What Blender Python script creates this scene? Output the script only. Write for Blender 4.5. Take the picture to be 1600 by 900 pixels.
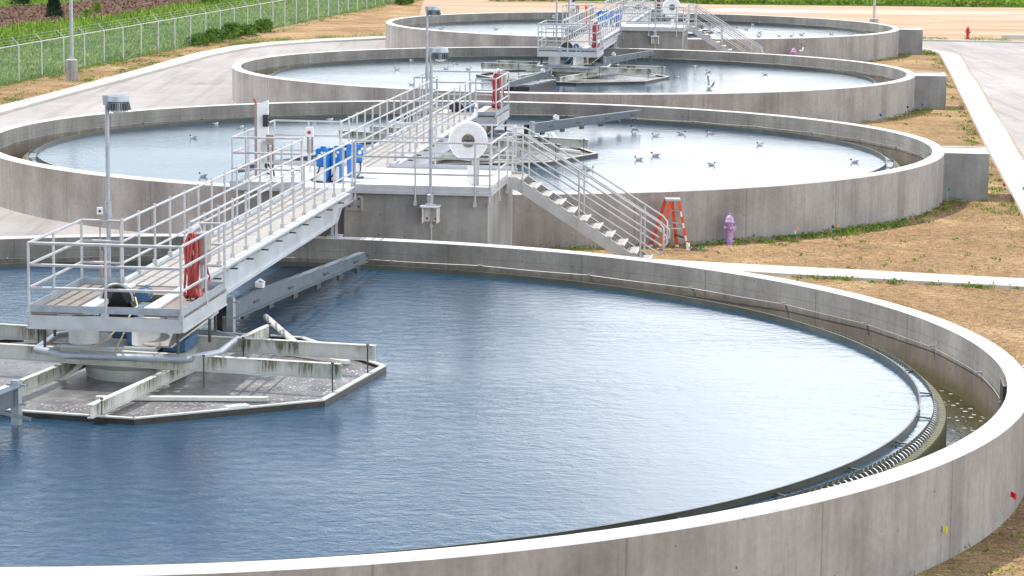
import bpy, math, random
import numpy as np
from mathutils import Matrix, Vector
random.seed(7); rng = np.random.default_rng(11)
for o in list(bpy.data.objects): bpy.data.objects.remove(o)
scn = bpy.context.scene
COL = scn.collection
R_ = math.radians; PI = math.pi

# ---------------------------------------------------------------- camera
PITCH, ROLL, HCAM = 0.150777, 0.010974, 7.1615
fw = Vector((0, math.cos(PITCH), -math.sin(PITCH))); rt = Vector((1, 0, 0)); up = rt.cross(fw)
cr, sr = math.cos(ROLL), math.sin(ROLL)
RX = cr*rt + sr*up; UY = -sr*rt + cr*up
cd = bpy.data.cameras.new('camera'); cam = bpy.data.objects.new('camera', cd); COL.objects.link(cam)
cam.matrix_world = Matrix(((RX.x, UY.x, -fw.x, 0), (RX.y, UY.y, -fw.y, 0), (RX.z, UY.z, -fw.z, HCAM), (0, 0, 0, 1)))
cd.lens = 4119.13/1600*36; cd.sensor_width = 36; cd.clip_end = 2000; cd.clip_start = .5
scn.camera = cam

# ---------------------------------------------------------------- sun and sky
SUN_AZ = Vector((-0.965, 0.262)); SUN_EL = R_(60)
sd = bpy.data.lights.new('sun', 'SUN'); sd.energy = 4.6; sd.angle = R_(.55); sd.color = (1, .955, .885)
so = bpy.data.objects.new('sun', sd); COL.objects.link(so)
sdir = Vector((SUN_AZ.x*math.cos(SUN_EL), SUN_AZ.y*math.cos(SUN_EL), math.sin(SUN_EL)))
so.rotation_euler = sdir.to_track_quat('Z', 'Y').to_euler(); so.location = (-40, 40, 60)
w = bpy.data.worlds.new('World'); scn.world = w; w.use_nodes = True
nt = w.node_tree; nt.nodes.clear()
def N(nt, t, **k):
    n = nt.nodes.new(t)
    for a, b in k.items(): setattr(n, a, b)
    return n
wo = N(nt, 'ShaderNodeOutputWorld'); bg = N(nt, 'ShaderNodeBackground'); bg.inputs[1].default_value = .12
sky = N(nt, 'ShaderNodeTexSky', sky_type='NISHITA', sun_disc=False)
sky.sun_elevation = SUN_EL; sky.sun_rotation = math.atan2(SUN_AZ.x, SUN_AZ.y); sky.air_density = 1.0; sky.dust_density = 1.2
tc = N(nt, 'ShaderNodeTexCoord'); L = nt.links.new
def wm(op, a, b=None, c=None, clamp=False):
    m = N(nt, 'ShaderNodeMath', operation=op); m.use_clamp = clamp
    for i, v in enumerate((a, b, c)):
        if v is None: continue
        if isinstance(v, (int, float)): m.inputs[i].default_value = v
        else: L(v, m.inputs[i])
    return m.outputs[0]
def wr(v, a, b, c=0., d=1.):
    m = N(nt, 'ShaderNodeMapRange', interpolation_type='SMOOTHSTEP'); L(v, m.inputs[0])
    for i, x in enumerate((a, b, c, d)): m.inputs[i+1].default_value = x
    return m.outputs[0]
def wmix(a, b, f):
    m = N(nt, 'ShaderNodeMixRGB'); L(f, m.inputs[0])
    for i, v in ((1, a), (2, b)):
        if isinstance(v, tuple): m.inputs[i].default_value = (*v, 1)
        else: L(v, m.inputs[i])
    return m.outputs[0]
sx = N(nt, 'ShaderNodeSeparateXYZ'); L(tc.outputs['Generated'], sx.inputs[0]); X_, Y_, Z_ = sx.outputs
def wnoise(scale, sc, det):
    mp = N(nt, 'ShaderNodeMapping'); mp.inputs['Scale'].default_value = scale; L(tc.outputs['Generated'], mp.inputs[0])
    nz = N(nt, 'ShaderNodeTexNoise'); nz.inputs['Scale'].default_value = sc; nz.inputs['Detail'].default_value = det; L(mp.outputs[0], nz.inputs[0]); return nz.outputs[0]
haze = wr(Z_, .02, .36, .95, 0.)                    # pale haze towards the horizon
c1 = wmix(sky.outputs[0], (16.6, 18.3, 20.0), haze)
n1 = wnoise((2.2, 2.2, 6.), 1.7, 5)
# cloud bank, thickest to the north-east and thin to the north-west
cl = wm('ADD', wm('ADD', wm('ADD', n1, .05), wm('MULTIPLY', X_, 1.5)), wm('MULTIPLY', Z_, -.30))
bright = wr(wm('ADD', X_, wm('MULTIPLY', n1, .22)), -.03, .15)
c2 = wmix(c1, wmix((20., 20.8, 22.), (23., 24.0, 25.0), bright), wm('MULTIPLY', wr(cl, .40, .60), wr(Z_, .30, .62, 1., .25)))
lum = wr(Z_, .10, .24, .70, 1.12)
c3 = N(nt, 'ShaderNodeVectorMath', operation='SCALE'); L(c2, c3.inputs[0]); L(lum, c3.inputs['Scale'])
L(c3.outputs[0], bg.inputs[0]); L(bg.outputs[0], wo.inputs[0])
scn.view_settings.view_transform = 'Standard'; scn.view_settings.look = 'None'
scn.view_settings.exposure = 0.02; scn.view_settings.gamma = 1
scn.render.engine = 'CYCLES'

# ---------------------------------------------------------------- materials
MATS = {}
def mat(name, base=(.5,.5,.5), rough=.6, metal=0., build=None, spec=.5):
    if name in MATS: return MATS[name]
    m = bpy.data.materials.new(name); m.use_nodes = True
    b = m.node_tree.nodes['Principled BSDF']
    b.inputs['Base Color'].default_value = (*base, 1); b.inputs['Roughness'].default_value = rough
    b.inputs['Metallic'].default_value = metal; b.inputs['Specular IOR Level'].default_value = spec
    if build: build(m.node_tree, b)
    MATS[name] = m; return m
def coord(t, scale=(1,1,1), kind='Object'):
    c = N(t, 'ShaderNodeTexCoord'); m = N(t, 'ShaderNodeMapping'); m.inputs['Scale'].default_value = scale
    t.links.new(c.outputs[kind], m.inputs[0]); return m.outputs[0]
def noise(t, vec, scale=1, detail=4, rough=.55, dist=0):
    n = N(t, 'ShaderNodeTexNoise'); n.inputs['Scale'].default_value = scale; n.inputs['Detail'].default_value = detail
    n.inputs['Roughness'].default_value = rough; n.inputs['Distortion'].default_value = dist
    t.links.new(vec, n.inputs['Vector']); return n.outputs[0]
def ramp(t, fac, stops):
    r = N(t, 'ShaderNodeValToRGB'); e = r.color_ramp.elements
    while len(e) < len(stops): e.new(.5)
    for k, (p, c) in enumerate(stops):
        e[k].position = p; e[k].color = (*c, 1) if len(c) == 3 else c
    t.links.new(fac, r.inputs[0]); return r.outputs[0]
def mix(t, a, b, fac, mode='MIX'):
    m = N(t, 'ShaderNodeMixRGB', blend_type=mode)
    for i, v in ((0, fac), (1, a), (2, b)):
        if isinstance(v, (int, float)): m.inputs[i].default_value = v
        elif isinstance(v, tuple): m.inputs[i].default_value = (*v, 1) if len(v) == 3 else v
        else: t.links.new(v, m.inputs[i])
    return m.outputs[0]
def math_(t, op, a, b=None, c=None, clamp=False):
    m = N(t, 'ShaderNodeMath', operation=op); m.use_clamp = clamp
    for i, v in enumerate((a, b, c)):
        if v is None: continue
        if isinstance(v, (int, float)): m.inputs[i].default_value = v
        else: t.links.new(v, m.inputs[i])
    return m.outputs[0]
def maprange(t, v, a, b, c=0., d=1.):
    m = N(t, 'ShaderNodeMapRange'); t.links.new(v, m.inputs[0])
    for i, x in enumerate((a, b, c, d)): m.inputs[i+1].default_value = x
    return m.outputs[0]
def bump(t, b, h, strength=.3, dist=.02):
    n = N(t, 'ShaderNodeBump'); n.inputs['Strength'].default_value = strength; n.inputs['Distance'].default_value = dist
    t.links.new(h, n.inputs['Height']); t.links.new(n.outputs[0], b.inputs['Normal'])
def voro(t, vec, scale, feature='F1'):
    n = N(t, 'ShaderNodeTexVoronoi', feature=feature); n.inputs['Scale'].default_value = scale
    t.links.new(vec, n.inputs['Vector']); return n
def sep(t, vec):
    s = N(t, 'ShaderNodeSeparateXYZ'); t.links.new(vec, s.inputs[0]); return s.outputs

def b_concrete(panels=True, stain_tint=True, tint=(1,1,1)):
    def f(t, b):
        o = coord(t); xyz = sep(t, o)
        st = noise(t, coord(t, (.7, .7, .12)), 1.6, 6, .6)
        st2 = noise(t, coord(t, (4.5, 4.5, .35)), 1.6, 7, .72, .35)
        bl = noise(t, o, .55, 4, .6); fine = noise(t, o, 9, 6, .7)
        c = ramp(t, st, [(.25, (.27*tint[0], .246*tint[1], .230*tint[2])), (.5, (.345*tint[0], .322*tint[1], .303*tint[2])), (.75, (.43*tint[0], .408*tint[1], .388*tint[2]))])
        c = mix(t, c, ramp(t, st2, [(.3, (.72, .71, .70)), (.7, (1.12, 1.11, 1.1))]), .7, 'MULTIPLY')
        c = mix(t, c, ramp(t, bl, [(.32, (.66, .65, .65)), (.6, (1.08, 1.08, 1.07))]), .75, 'MULTIPLY')
        c = mix(t, c, ramp(t, fine, [(.3, (.8, .8, .8)), (.7, (1.08, 1.08, 1.08))]), .7, 'MULTIPLY')
        v = voro(t, coord(t, (1, 1, .8)), 5.5)
        pit = math_(t, 'LESS_THAN', v.outputs['Distance'], .09)
        sel = math_(t, 'GREATER_THAN', sep(t, v.outputs['Color'])[0], .62)
        pit = math_(t, 'MULTIPLY', pit, sel)
        c = mix(t, c, (.07, .065, .06), math_(t, 'MULTIPLY', pit, .75))
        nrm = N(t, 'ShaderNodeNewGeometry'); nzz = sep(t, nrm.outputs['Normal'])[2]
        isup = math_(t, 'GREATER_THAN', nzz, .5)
        if panels:
            ang = math_(t, 'ARCTAN2', xyz[1], xyz[0])
            k = math_(t, 'FRACT', math_(t, 'MULTIPLY', ang, 28/(2*PI)))
            line = math_(t, 'LESS_THAN', k, .011)
            c = mix(t, c, (.10, .092, .085), math_(t, 'MULTIPLY', line, .42))
        if stain_tint:
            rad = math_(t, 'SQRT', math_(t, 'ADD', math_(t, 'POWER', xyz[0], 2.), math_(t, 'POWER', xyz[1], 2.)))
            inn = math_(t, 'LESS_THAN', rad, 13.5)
            zz = math_(t, 'ADD', xyz[2], math_(t, 'MULTIPLY', math_(t, 'SUBTRACT', noise(t, coord(t, (2.5, 2.5, .3)), 3, 4), .5), .28))
            wet = maprange(t, zz, -.52, -.40, 1., 0.)
            c = mix(t, c, (.62, .50, .40), math_(t, 'MULTIPLY', math_(t, 'MULTIPLY', wet, inn), .8), 'MULTIPLY')
            c = mix(t, c, (.86, .89, .88), math_(t, 'MULTIPLY', inn, math_(t, 'SUBTRACT', 1., isup)), 'MULTIPLY')  # inner wall faces multiplied slightly darker than the outside
            fl = math_(t, 'LESS_THAN', math_(t, 'ABSOLUTE', math_(t, 'ADD', xyz[2], .27)), .006)
            c = mix(t, c, (.13, .12, .11), math_(t, 'MULTIPLY', math_(t, 'MULTIPLY', fl, inn), .45))
            gz = math_(t, 'ADD', xyz[2], math_(t, 'MULTIPLY', math_(t, 'SUBTRACT', noise(t, coord(t, (2., 2., .3)), 3, 4), .5), .3))
            alg = maprange(t, gz, -.92, -.74, 1., 0.)
            c = mix(t, c, (.10, .09, .03), math_(t, 'MULTIPLY', math_(t, 'MULTIPLY', alg, inn), .8))
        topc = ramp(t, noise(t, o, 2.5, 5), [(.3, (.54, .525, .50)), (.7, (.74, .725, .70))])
        c = mix(t, c, topc, isup)  # upward faces coloured paler, sunlit brightness of the tops painted in
        t.links.new(c, b.inputs['Base Color'])
        bump(t, b, math_(t, 'ADD', fine, math_(t, 'MULTIPLY', pit, -1.)), .35, .012)
    return f
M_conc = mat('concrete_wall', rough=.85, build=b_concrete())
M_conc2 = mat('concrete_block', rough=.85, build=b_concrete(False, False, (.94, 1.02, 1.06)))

def b_light(c1, c2, sc=1.5, bs=.2):
    def f(t, b):
        o = coord(t); a = noise(t, o, sc, 6, .65); d = noise(t, o, sc*9, 5, .7)
        c = mix(t, ramp(t, a, [(.3, c1), (.7, c2)]), ramp(t, d, [(.3, (.84,.84,.84)), (.7, (1.06,1.06,1.06))]), .8, 'MULTIPLY')
        t.links.new(c, b.inputs['Base Color']); bump(t, b, d, bs, .01)
    return f
M_kerb = mat('kerb_concrete', rough=.85, build=b_light((.50, .47, .42), (.62, .59, .54), .9))
def b_road(t, b):
    o = coord(t)
    a = noise(t, coord(t, (.25, .05, 1)), 1.2, 6, .6); d = noise(t, o, 7, 6, .7); g = noise(t, o, .35, 5, .6)
    c = ramp(t, a, [(.3, (.36, .335, .32)), (.55, (.43, .403, .385)), (.75, (.49, .462, .44))])
    c = mix(t, c, ramp(t, g, [(.35, (.88, .86, .84)), (.65, (1.05, 1.05, 1.05))]), .9, 'MULTIPLY')
    c = mix(t, c, ramp(t, d, [(.3, (.84, .83, .82)), (.7, (1.06, 1.06, 1.06))]), .8, 'MULTIPLY')
    xyz = sep(t, o)
    tyre = noise(t, coord(t, (1.6, .05, 1)), 1.3, 4, .6)
    c = mix(t, c, (.80, .77, .74), math_(t, 'MULTIPLY', maprange(t, tyre, .52, .66), .8), 'MULTIPLY')
    spots = noise(t, coord(t, (.5, .3, 1)), 1.7, 6, .75)
    c = mix(t, c, (.70, .62, .54), math_(t, 'MULTIPLY', maprange(t, spots, .60, .70), .7), 'MULTIPLY')
    ln = math_(t, 'LESS_THAN', math_(t, 'FRACT', math_(t, 'MULTIPLY', math_(t, 'ADD', xyz[1], math_(t, 'MULTIPLY', xyz[0], .12)), 1/5.2)), .008)
    c = mix(t, c, (.20, .18, .16), math_(t, 'MULTIPLY', ln, .65))
    t.links.new(c, b.inputs['Base Color']); bump(t, b, d, .15, .01)
M_road = mat('road_concrete', rough=.85, build=b_road)
def b_soil(t, b):
    o = coord(t)
    a = noise(t, o, .35, 6, .65, .6); m2 = noise(t, coord(t, (1, 1.6, 1)), 4.5, 7, .75); fine = noise(t, coord(t, (1, 1.4, 1)), 26, 5, .8)
    c = ramp(t, a, [(.32, (.25, .16, .085)), (.5, (.42, .275, .148)), (.68, (.56, .395, .225))])
    c = mix(t, c, ramp(t, m2, [(.34, (.36, .32, .29)), (.48, (.95, .93, .9)), (.66, (1.3, 1.28, 1.2))]), .95, 'MULTIPLY')
    c = mix(t, c, ramp(t, fine, [(.40, (.34, .30, .27)), (.50, (1, 1, 1)), (.62, (1.35, 1.32, 1.25))]), .9, 'MULTIPLY')
    gr = noise(t, o, .9, 6, .7, .8)
    gf = noise(t, o, 11, 4, .7)
    k = math_(t, 'MULTIPLY', maprange(t, gr, .52, .68), maprange(t, gf, .42, .6))
    c = mix(t, c, (.17, .20, .05), math_(t, 'MULTIPLY', k, .6))
    t.links.new(c, b.inputs['Base Color']); bump(t, b, math_(t, 'ADD', m2, fine), .8, .05)
M_soil = mat('straw_soil', rough=.95, build=b_soil, spec=.2)
def b_gravel(t, b):
    o = coord(t)
    a = noise(t, coord(t, (.3, 1.2, 1)), .22, 6, .6, .5); f1 = noise(t, coord(t, (1, 1.5, 1)), 9, 6, .75); g = noise(t, coord(t, (.4, 1.3, 1)), .5, 5, .6)
    c = ramp(t, a, [(.35, (.44, .305, .20)), (.52, (.53, .385, .265)), (.66, (.50, .42, .345))])
    c = mix(t, c, ramp(t, f1, [(.35, (.72, .70, .68)), (.62, (1.1, 1.1, 1.08))]), .85, 'MULTIPLY')
    c = mix(t, c, ramp(t, g, [(.35, (.85, .8, .78)), (.6, (1.05, 1.05, 1.05))]), .8, 'MULTIPLY')
    t.links.new(c, b.inputs['Base Color']); bump(t, b, f1, .5, .03)
M_gravel = mat('gravel_lot', rough=.95, build=b_gravel, spec=.2)
def b_green(t, b):
    o = coord(t)
    a = noise(t, o, .5, 6, .7, .5); f1 = noise(t, coord(t, (1, 1.6, 1)), 6, 6, .8)
    c = ramp(t, a, [(.3, (.07, .13, .03)), (.5, (.12, .20, .05)), (.7, (.20, .27, .08))])
    c = mix(t, c, ramp(t, f1, [(.35, (.45, .45, .45)), (.65, (1.4, 1.4, 1.3))]), .85, 'MULTIPLY')
    t.links.new(c, b.inputs['Base Color']); bump(t, b, f1, 1., .1)
M_green = mat('meadow_ground', rough=.95, build=b_green, spec=.15)
def b_mulch(t, b):
    o = coord(t); v = voro(t, coord(t, (1, 2, 1)), 4.5); a = noise(t, o, .5, 5)
    c = ramp(t, sep(t, v.outputs['Color'])[0], [(.0, (.05, .026, .02)), (.5, (.14, .075, .055)), (.8, (.22, .135, .10)), (1, (.34, .23, .17))])
    c = mix(t, c, ramp(t, a, [(.35, (.75, .75, .75)), (.65, (1.15, 1.15, 1.15))]), .8, 'MULTIPLY')
    t.links.new(c, b.inputs['Base Color']); bump(t, b, v.outputs['Distance'], 1, .12)
M_mulch = mat('bark_mulch', rough=.95, build=b_mulch, spec=.15)
def leafmat(name, stops, sss=.25):
    def f(t, b):
        o = coord(t)
        inf = N(t, 'ShaderNodeNewGeometry')
        c = ramp(t, inf.outputs['Random Per Island'], stops)
        a = noise(t, o, .6, 3)
        c = mix(t, c, ramp(t, a, [(.35, (.65, .7, .65)), (.65, (1.2, 1.15, 1.1))]), .8, 'MULTIPLY')
        t.links.new(c, b.inputs['Base Color'])
        tr = N(t, 'ShaderNodeBsdfTranslucent'); ms = N(t, 'ShaderNodeMixShader'); ms.inputs[0].default_value = .35
        t.links.new(c, tr.inputs[0]); out = t.nodes['Material Output']
        t.links.new(b.outputs[0], ms.inputs[1]); t.links.new(tr.outputs[0], ms.inputs[2]); t.links.new(ms.outputs[0], out.inputs[0])
    return mat(name, rough=.6, build=f, spec=.3)
M_leaf = leafmat('meadow_leaves', [(0, (.07, .13, .03)), (.4, (.13, .21, .06)), (.75, (.22, .30, .09)), (.97, (.33, .38, .14)), (1, (.6, .5, .05))])
M_leafpale = leafmat('pale_meadow_leaves', [(0, (.13, .24, .06)), (.5, (.23, .36, .11)), (.96, (.32, .42, .16)), (.995, (.55, .50, .06))])
M_leafbright = leafmat('bright_grass_leaves', [(0, (.09, .18, .02)), (.5, (.19, .32, .035)), (1, (.36, .46, .08))])
M_leafdark = leafmat('dark_bush_leaves', [(0, (.04, .10, .015)), (.5, (.09, .19, .03)), (1, (.18, .31, .06))])
M_conifer = leafmat('conifer_needles', [(0, (.02, .045, .02)), (.6, (.035, .07, .035)), (1, (.07, .11, .055))])
M_weed = leafmat('weed_leaves', [(0, (.08, .16, .02)), (.5, (.17, .27, .04)), (1, (.32, .38, .08))])
M_straw = leafmat('straw', [(0, (.22, .14, .08)), (.35, (.36, .25, .14)), (.6, (.55, .40, .22)), (.85, (.72, .56, .34)), (1, (.85, .72, .50))])

def b_water(t, b, calm=False):
    o = coord(t, (1, 1.0, 1), 'Object')
    big = noise(t, coord(t, (.10, .22, 1)), 1., 3, .5)
    a = noise(t, coord(t, (1.0, 1.35, 1)), 2.9, 5, .62, .5)
    d = noise(t, coord(t, (1.0, 1.3, 1)), 9.5, 4, .6, .2)
    h = math_(t, 'ADD', math_(t, 'MULTIPLY', a, 1.), math_(t, 'MULTIPLY', d, .30))
    amp = math_(t, 'MULTIPLY', maprange(t, big, .35, .65, .35, 1.), (.5 if calm else maprange(t, sep(t, o)[0], -3., 8., 2.0, .55)))
    h = math_(t, 'MULTIPLY', h, amp)
    bump(t, b, h, .21, .10)
    t.links.new(ramp(t, big, [(.35, (.012, .045, .090)), (.65, (.022, .066, .115))]), b.inputs['Base Color'])
    b.inputs['IOR'].default_value = 1.42
M_water = mat('tank_water', (.03, .08, .12), .06, build=b_water)
M_water2 = mat('calm_tank_water', (.03, .08, .12), .06, build=lambda t, b: b_water(t, b, True))
def b_foamwater(t, b):
    o = coord(t)
    v = voro(t, coord(t, (1, .7, 1)), 22); sel = math_(t, 'GREATER_THAN', sep(t, v.outputs['Color'])[1], .72)
    xyz = sep(t, o); rad = math_(t, 'SQRT', math_(t, 'ADD', math_(t, 'POWER', xyz[0], 2.), math_(t, 'POWER', xyz[1], 2.)))
    edge = maprange(t, rad, 1.6, 3.7, .08, 1.)
    pat = maprange(t, noise(t, o, 1.3, 4, .6), .38, .62, .25, 1.)
    spot = math_(t, 'MULTIPLY', math_(t, 'MULTIPLY', math_(t, 'MULTIPLY', math_(t, 'LESS_THAN', v.outputs['Distance'], .42), sel), edge), pat)  # white spots: bubbles, with their sparkle painted into the colour
    base = ramp(t, noise(t, o, 1.5, 5, .6), [(.33, (.10, .093, .09)), (.66, (.30, .285, .285))])
    c = mix(t, base, (.85, .83, .86), spot)
    t.links.new(c, b.inputs['Base Color']); bump(t, b, noise(t, coord(t, (1, 1.5, 1)), 14, 4, .6), .5, .03)
M_foam = mat('foamy_water', (.1, .09, .09), .22, build=b_foamwater)
def b_channel(t, b):
    o = coord(t); v = voro(t, o, 9); sel = math_(t, 'GREATER_THAN', sep(t, v.outputs['Color'])[0], .60)
    pat = maprange(t, noise(t, o, .9, 4, .6), .34, .5, .2, 1.)
    spot = math_(t, 'MULTIPLY', math_(t, 'MULTIPLY', math_(t, 'LESS_THAN', v.outputs['Distance'], .37), sel), pat)  # white flecks: foam bubbles plus painted sparkle
    c = mix(t, ramp(t, noise(t, o, 2, 5), [(.35, (.035, .035, .012)), (.65, (.09, .085, .035))]), (.8, .8, .8), spot)
    t.links.new(c, b.inputs['Base Color']); bump(t, b, noise(t, o, 10, 4), .5, .04)
M_channel = mat('channel_water', (.05, .05, .02), .15, build=b_channel)
def b_puddle(t, b):
    bump(t, b, noise(t, coord(t), 3, 3), .05, .02)
M_puddle = mat('puddle_water', (.27, .19, .06), .3, build=b_puddle, spec=.12)

def b_metal(c1, c2, sc=4):
    def f(t, b):
        o = coord(t); a = noise(t, o, sc, 5, .65)
        t.links.new(ramp(t, a, [(.3, c1), (.7, c2)]), b.inputs['Base Color'])
        t.links.new(maprange(t, a, .3, .7, .34, .5), b.inputs['Roughness'])
    return f
M_alu = mat('aluminium_rail', rough=.42, metal=.35, build=b_metal((.43, .43, .435), (.58, .58, .585), 3))
M_alud = mat('aluminium_channel', rough=.42, metal=.4, build=b_metal((.46, .47, .48), (.60, .61, .62), 3))
M_strg = mat('white_galvanised_girder', rough=.45, metal=.25, build=b_metal((.50, .52, .55), (.66, .68, .71), 1.5))
M_galv = mat('galvanised_steel', rough=.45, metal=.45, build=b_metal((.34, .37, .40), (.46, .50, .54), 7))
M_blueg = mat('blue_grey_galvanised_steel', rough=.6, metal=.1, build=b_metal((.085, .108, .125), (.15, .18, .205), 5))
M_dark = mat('dark_steel', rough=.55, metal=.3, build=b_metal((.045, .04, .038), (.11, .10, .095), 6))
M_skirt = mat('black_stained_skirt', rough=.7, build=b_metal((.018, .016, .013), (.06, .052, .042), 6))
M_whitedeck = mat('white_deck', rough=.6, build=b_light((.70, .70, .70), (.80, .80, .80), .7, .1))
def b_grating(t, b):
    xyz = sep(t, coord(t))
    g = math_(t, 'LESS_THAN', math_(t, 'FRACT', math_(t, 'MULTIPLY', xyz[1], 1/.075)), .42)
    g2 = math_(t, 'LESS_THAN', math_(t, 'FRACT', math_(t, 'MULTIPLY', xyz[0], 1/.05)), .40)
    k = math_(t, 'MULTIPLY', g, g2)
    pl = math_(t, 'LESS_THAN', math_(t, 'FRACT', math_(t, 'MULTIPLY', xyz[1], 1/1.6)), .02)
    c = mix(t, ramp(t, noise(t, coord(t), 2.5, 5), [(.35, (.42, .39, .35)), (.65, (.52, .49, .45))]), (.16, .14, .125), math_(t, 'MULTIPLY', k, .75))
    c = mix(t, c, (.14, .13, .12), math_(t, 'MULTIPLY', pl, .6))
    t.links.new(c, b.inputs['Base Color']); bump(t, b, k, -.5, .01)
M_grate = mat('deck_grating', rough=.6, metal=.15, build=b_grating)
def b_taupe(t, b):
    b_grating(t, b); lk = b.inputs['Base Color'].links[0].from_socket
    t.links.new(mix(t, lk, (.62, .57, .53), 1., 'MULTIPLY'), b.inputs['Base Color'])
M_taupe = mat('taupe_platform_grating', rough=.7, build=b_taupe)
def b_cream(t, b):
    o = coord(t); xyz = sep(t, o)
    s1 = noise(t, coord(t, (1.1, 1.1, .4)), 1.4, 5, .6); s2 = noise(t, coord(t, (14, 14, 1.2)), 1.6, 4, .6)
    top = maprange(t, math_(t, 'ADD', xyz[2], math_(t, 'MULTIPLY', math_(t, 'SUBTRACT', s2, .5), .28)), -.13, .02)
    k = math_(t, 'MULTIPLY', math_(t, 'MULTIPLY', maprange(t, s1, .46, .56), top), maprange(t, s2, .36, .56))
    base = mix(t, ramp(t, noise(t, o, 1.1, 5), [(.3, (.48, .49, .45)), (.7, (.68, .68, .63))]), ramp(t, s2, [(.3, (.82, .82, .8)), (.7, (1.03, 1.03, 1.03))]), .7, 'MULTIPLY')
    al = ramp(t, noise(t, o, 2.3, 4), [(.4, (.13, .14, .02)), (.52, (.05, .06, .02)), (.64, (.17, .07, .02))])
    geo = N(t, 'ShaderNodeNewGeometry'); nz_ = math_(t, 'LESS_THAN', math_(t, 'ABSOLUTE', sep(t, geo.outputs['Normal'])[2]), .5)
    t.links.new(mix(t, base, al, math_(t, 'MULTIPLY', math_(t, 'MULTIPLY', k, nz_), .9)), b.inputs['Base Color'])
M_cream = mat('stained_cream_beam', rough=.55, build=b_cream)
def b_moss(t, b):
    o = coord(t); xyz = sep(t, o); ang = math_(t, 'ARCTAN2', xyz[1], xyz[0])
    k = math_(t, 'FRACT', math_(t, 'MULTIPLY', ang, 515/(2*PI))); st = maprange(t, math_(t, 'ABSOLUTE', math_(t, 'SUBTRACT', k, .5)), .05, .35)
    c = mix(t, (.06, .06, .02), (.21, .205, .095), math_(t, 'MULTIPLY', st, maprange(t, noise(t, o, 9, 5), .3, .7, .35, 1.)))
    t.links.new(c, b.inputs['Base Color']); bump(t, b, noise(t, o, 25, 4), .5, .02)
M_moss = mat('mossy_ledge', rough=.6, build=b_moss)
M_baffle = mat('olive_scum_baffle', rough=.5, build=b_metal((.055, .06, .045), (.12, .127, .10), 1.5))
M_weir = mat('weir_plate', rough=.5, build=b_metal((.07, .075, .058), (.17, .18, .14), 5))
M_splash = mat('overflow_splash', (.75, .76, .78), .15)
M_white = mat('white_paint', rough=.45, build=b_light((.74, .74, .73), (.82, .82, .81), 2, .05))
M_red = mat('red_rubber_hose', rough=.45, build=b_metal((.27, .03, .028), (.46, .065, .06), 8))
M_blue = mat('blue_plastic', rough=.4, build=b_metal((.0, .12, .42), (.01, .18, .55), 4))
M_motor = mat('blue_motor_paint', rough=.4, build=b_metal((.03, .09, .19), (.07, .16, .30), 6))
M_orange = mat('orange_fibreglass', rough=.45, build=b_metal((.68, .055, .015), (.80, .09, .02), 5))
M_purple = mat('lilac_paint', rough=.55, build=b_metal((.36, .22, .42), (.55, .36, .60), 14))
M_redp = mat('red_hydrant_paint', rough=.5, build=b_metal((.42, .02, .035), (.55, .04, .06), 9))
M_black = mat('black_plastic', rough=.5, build=b_metal((.015, .015, .017), (.04, .04, .045), 6))
M_brown = mat('weathered_strut', rough=.7, build=b_metal((.27, .225, .19), (.40, .345, .30), 8))
M_yellow = mat('yellow_cable', rough=.5, build=b_metal((.50, .40, .18), (.66, .55, .30), 8))
M_green_t = mat('green_tape', (.0, .28, .20), .5)
M_lens = mat('lamp_lens', (.72, .72, .68), .15)
M_ss = mat('stainless_steel', rough=.32, metal=.85, build=b_metal((.52, .50, .47), (.68, .66, .62), 3))
FLAGC = dict(blue=(.01, .06, .5), green=(.0, .25, .13), orange=(.85, .30, .18), white=(.85, .85, .85), red=(.75, .01, .01), pink=(.85, .22, .35), yellow=(.62, .6, .03), teal=(.0, .3, .25))

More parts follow.
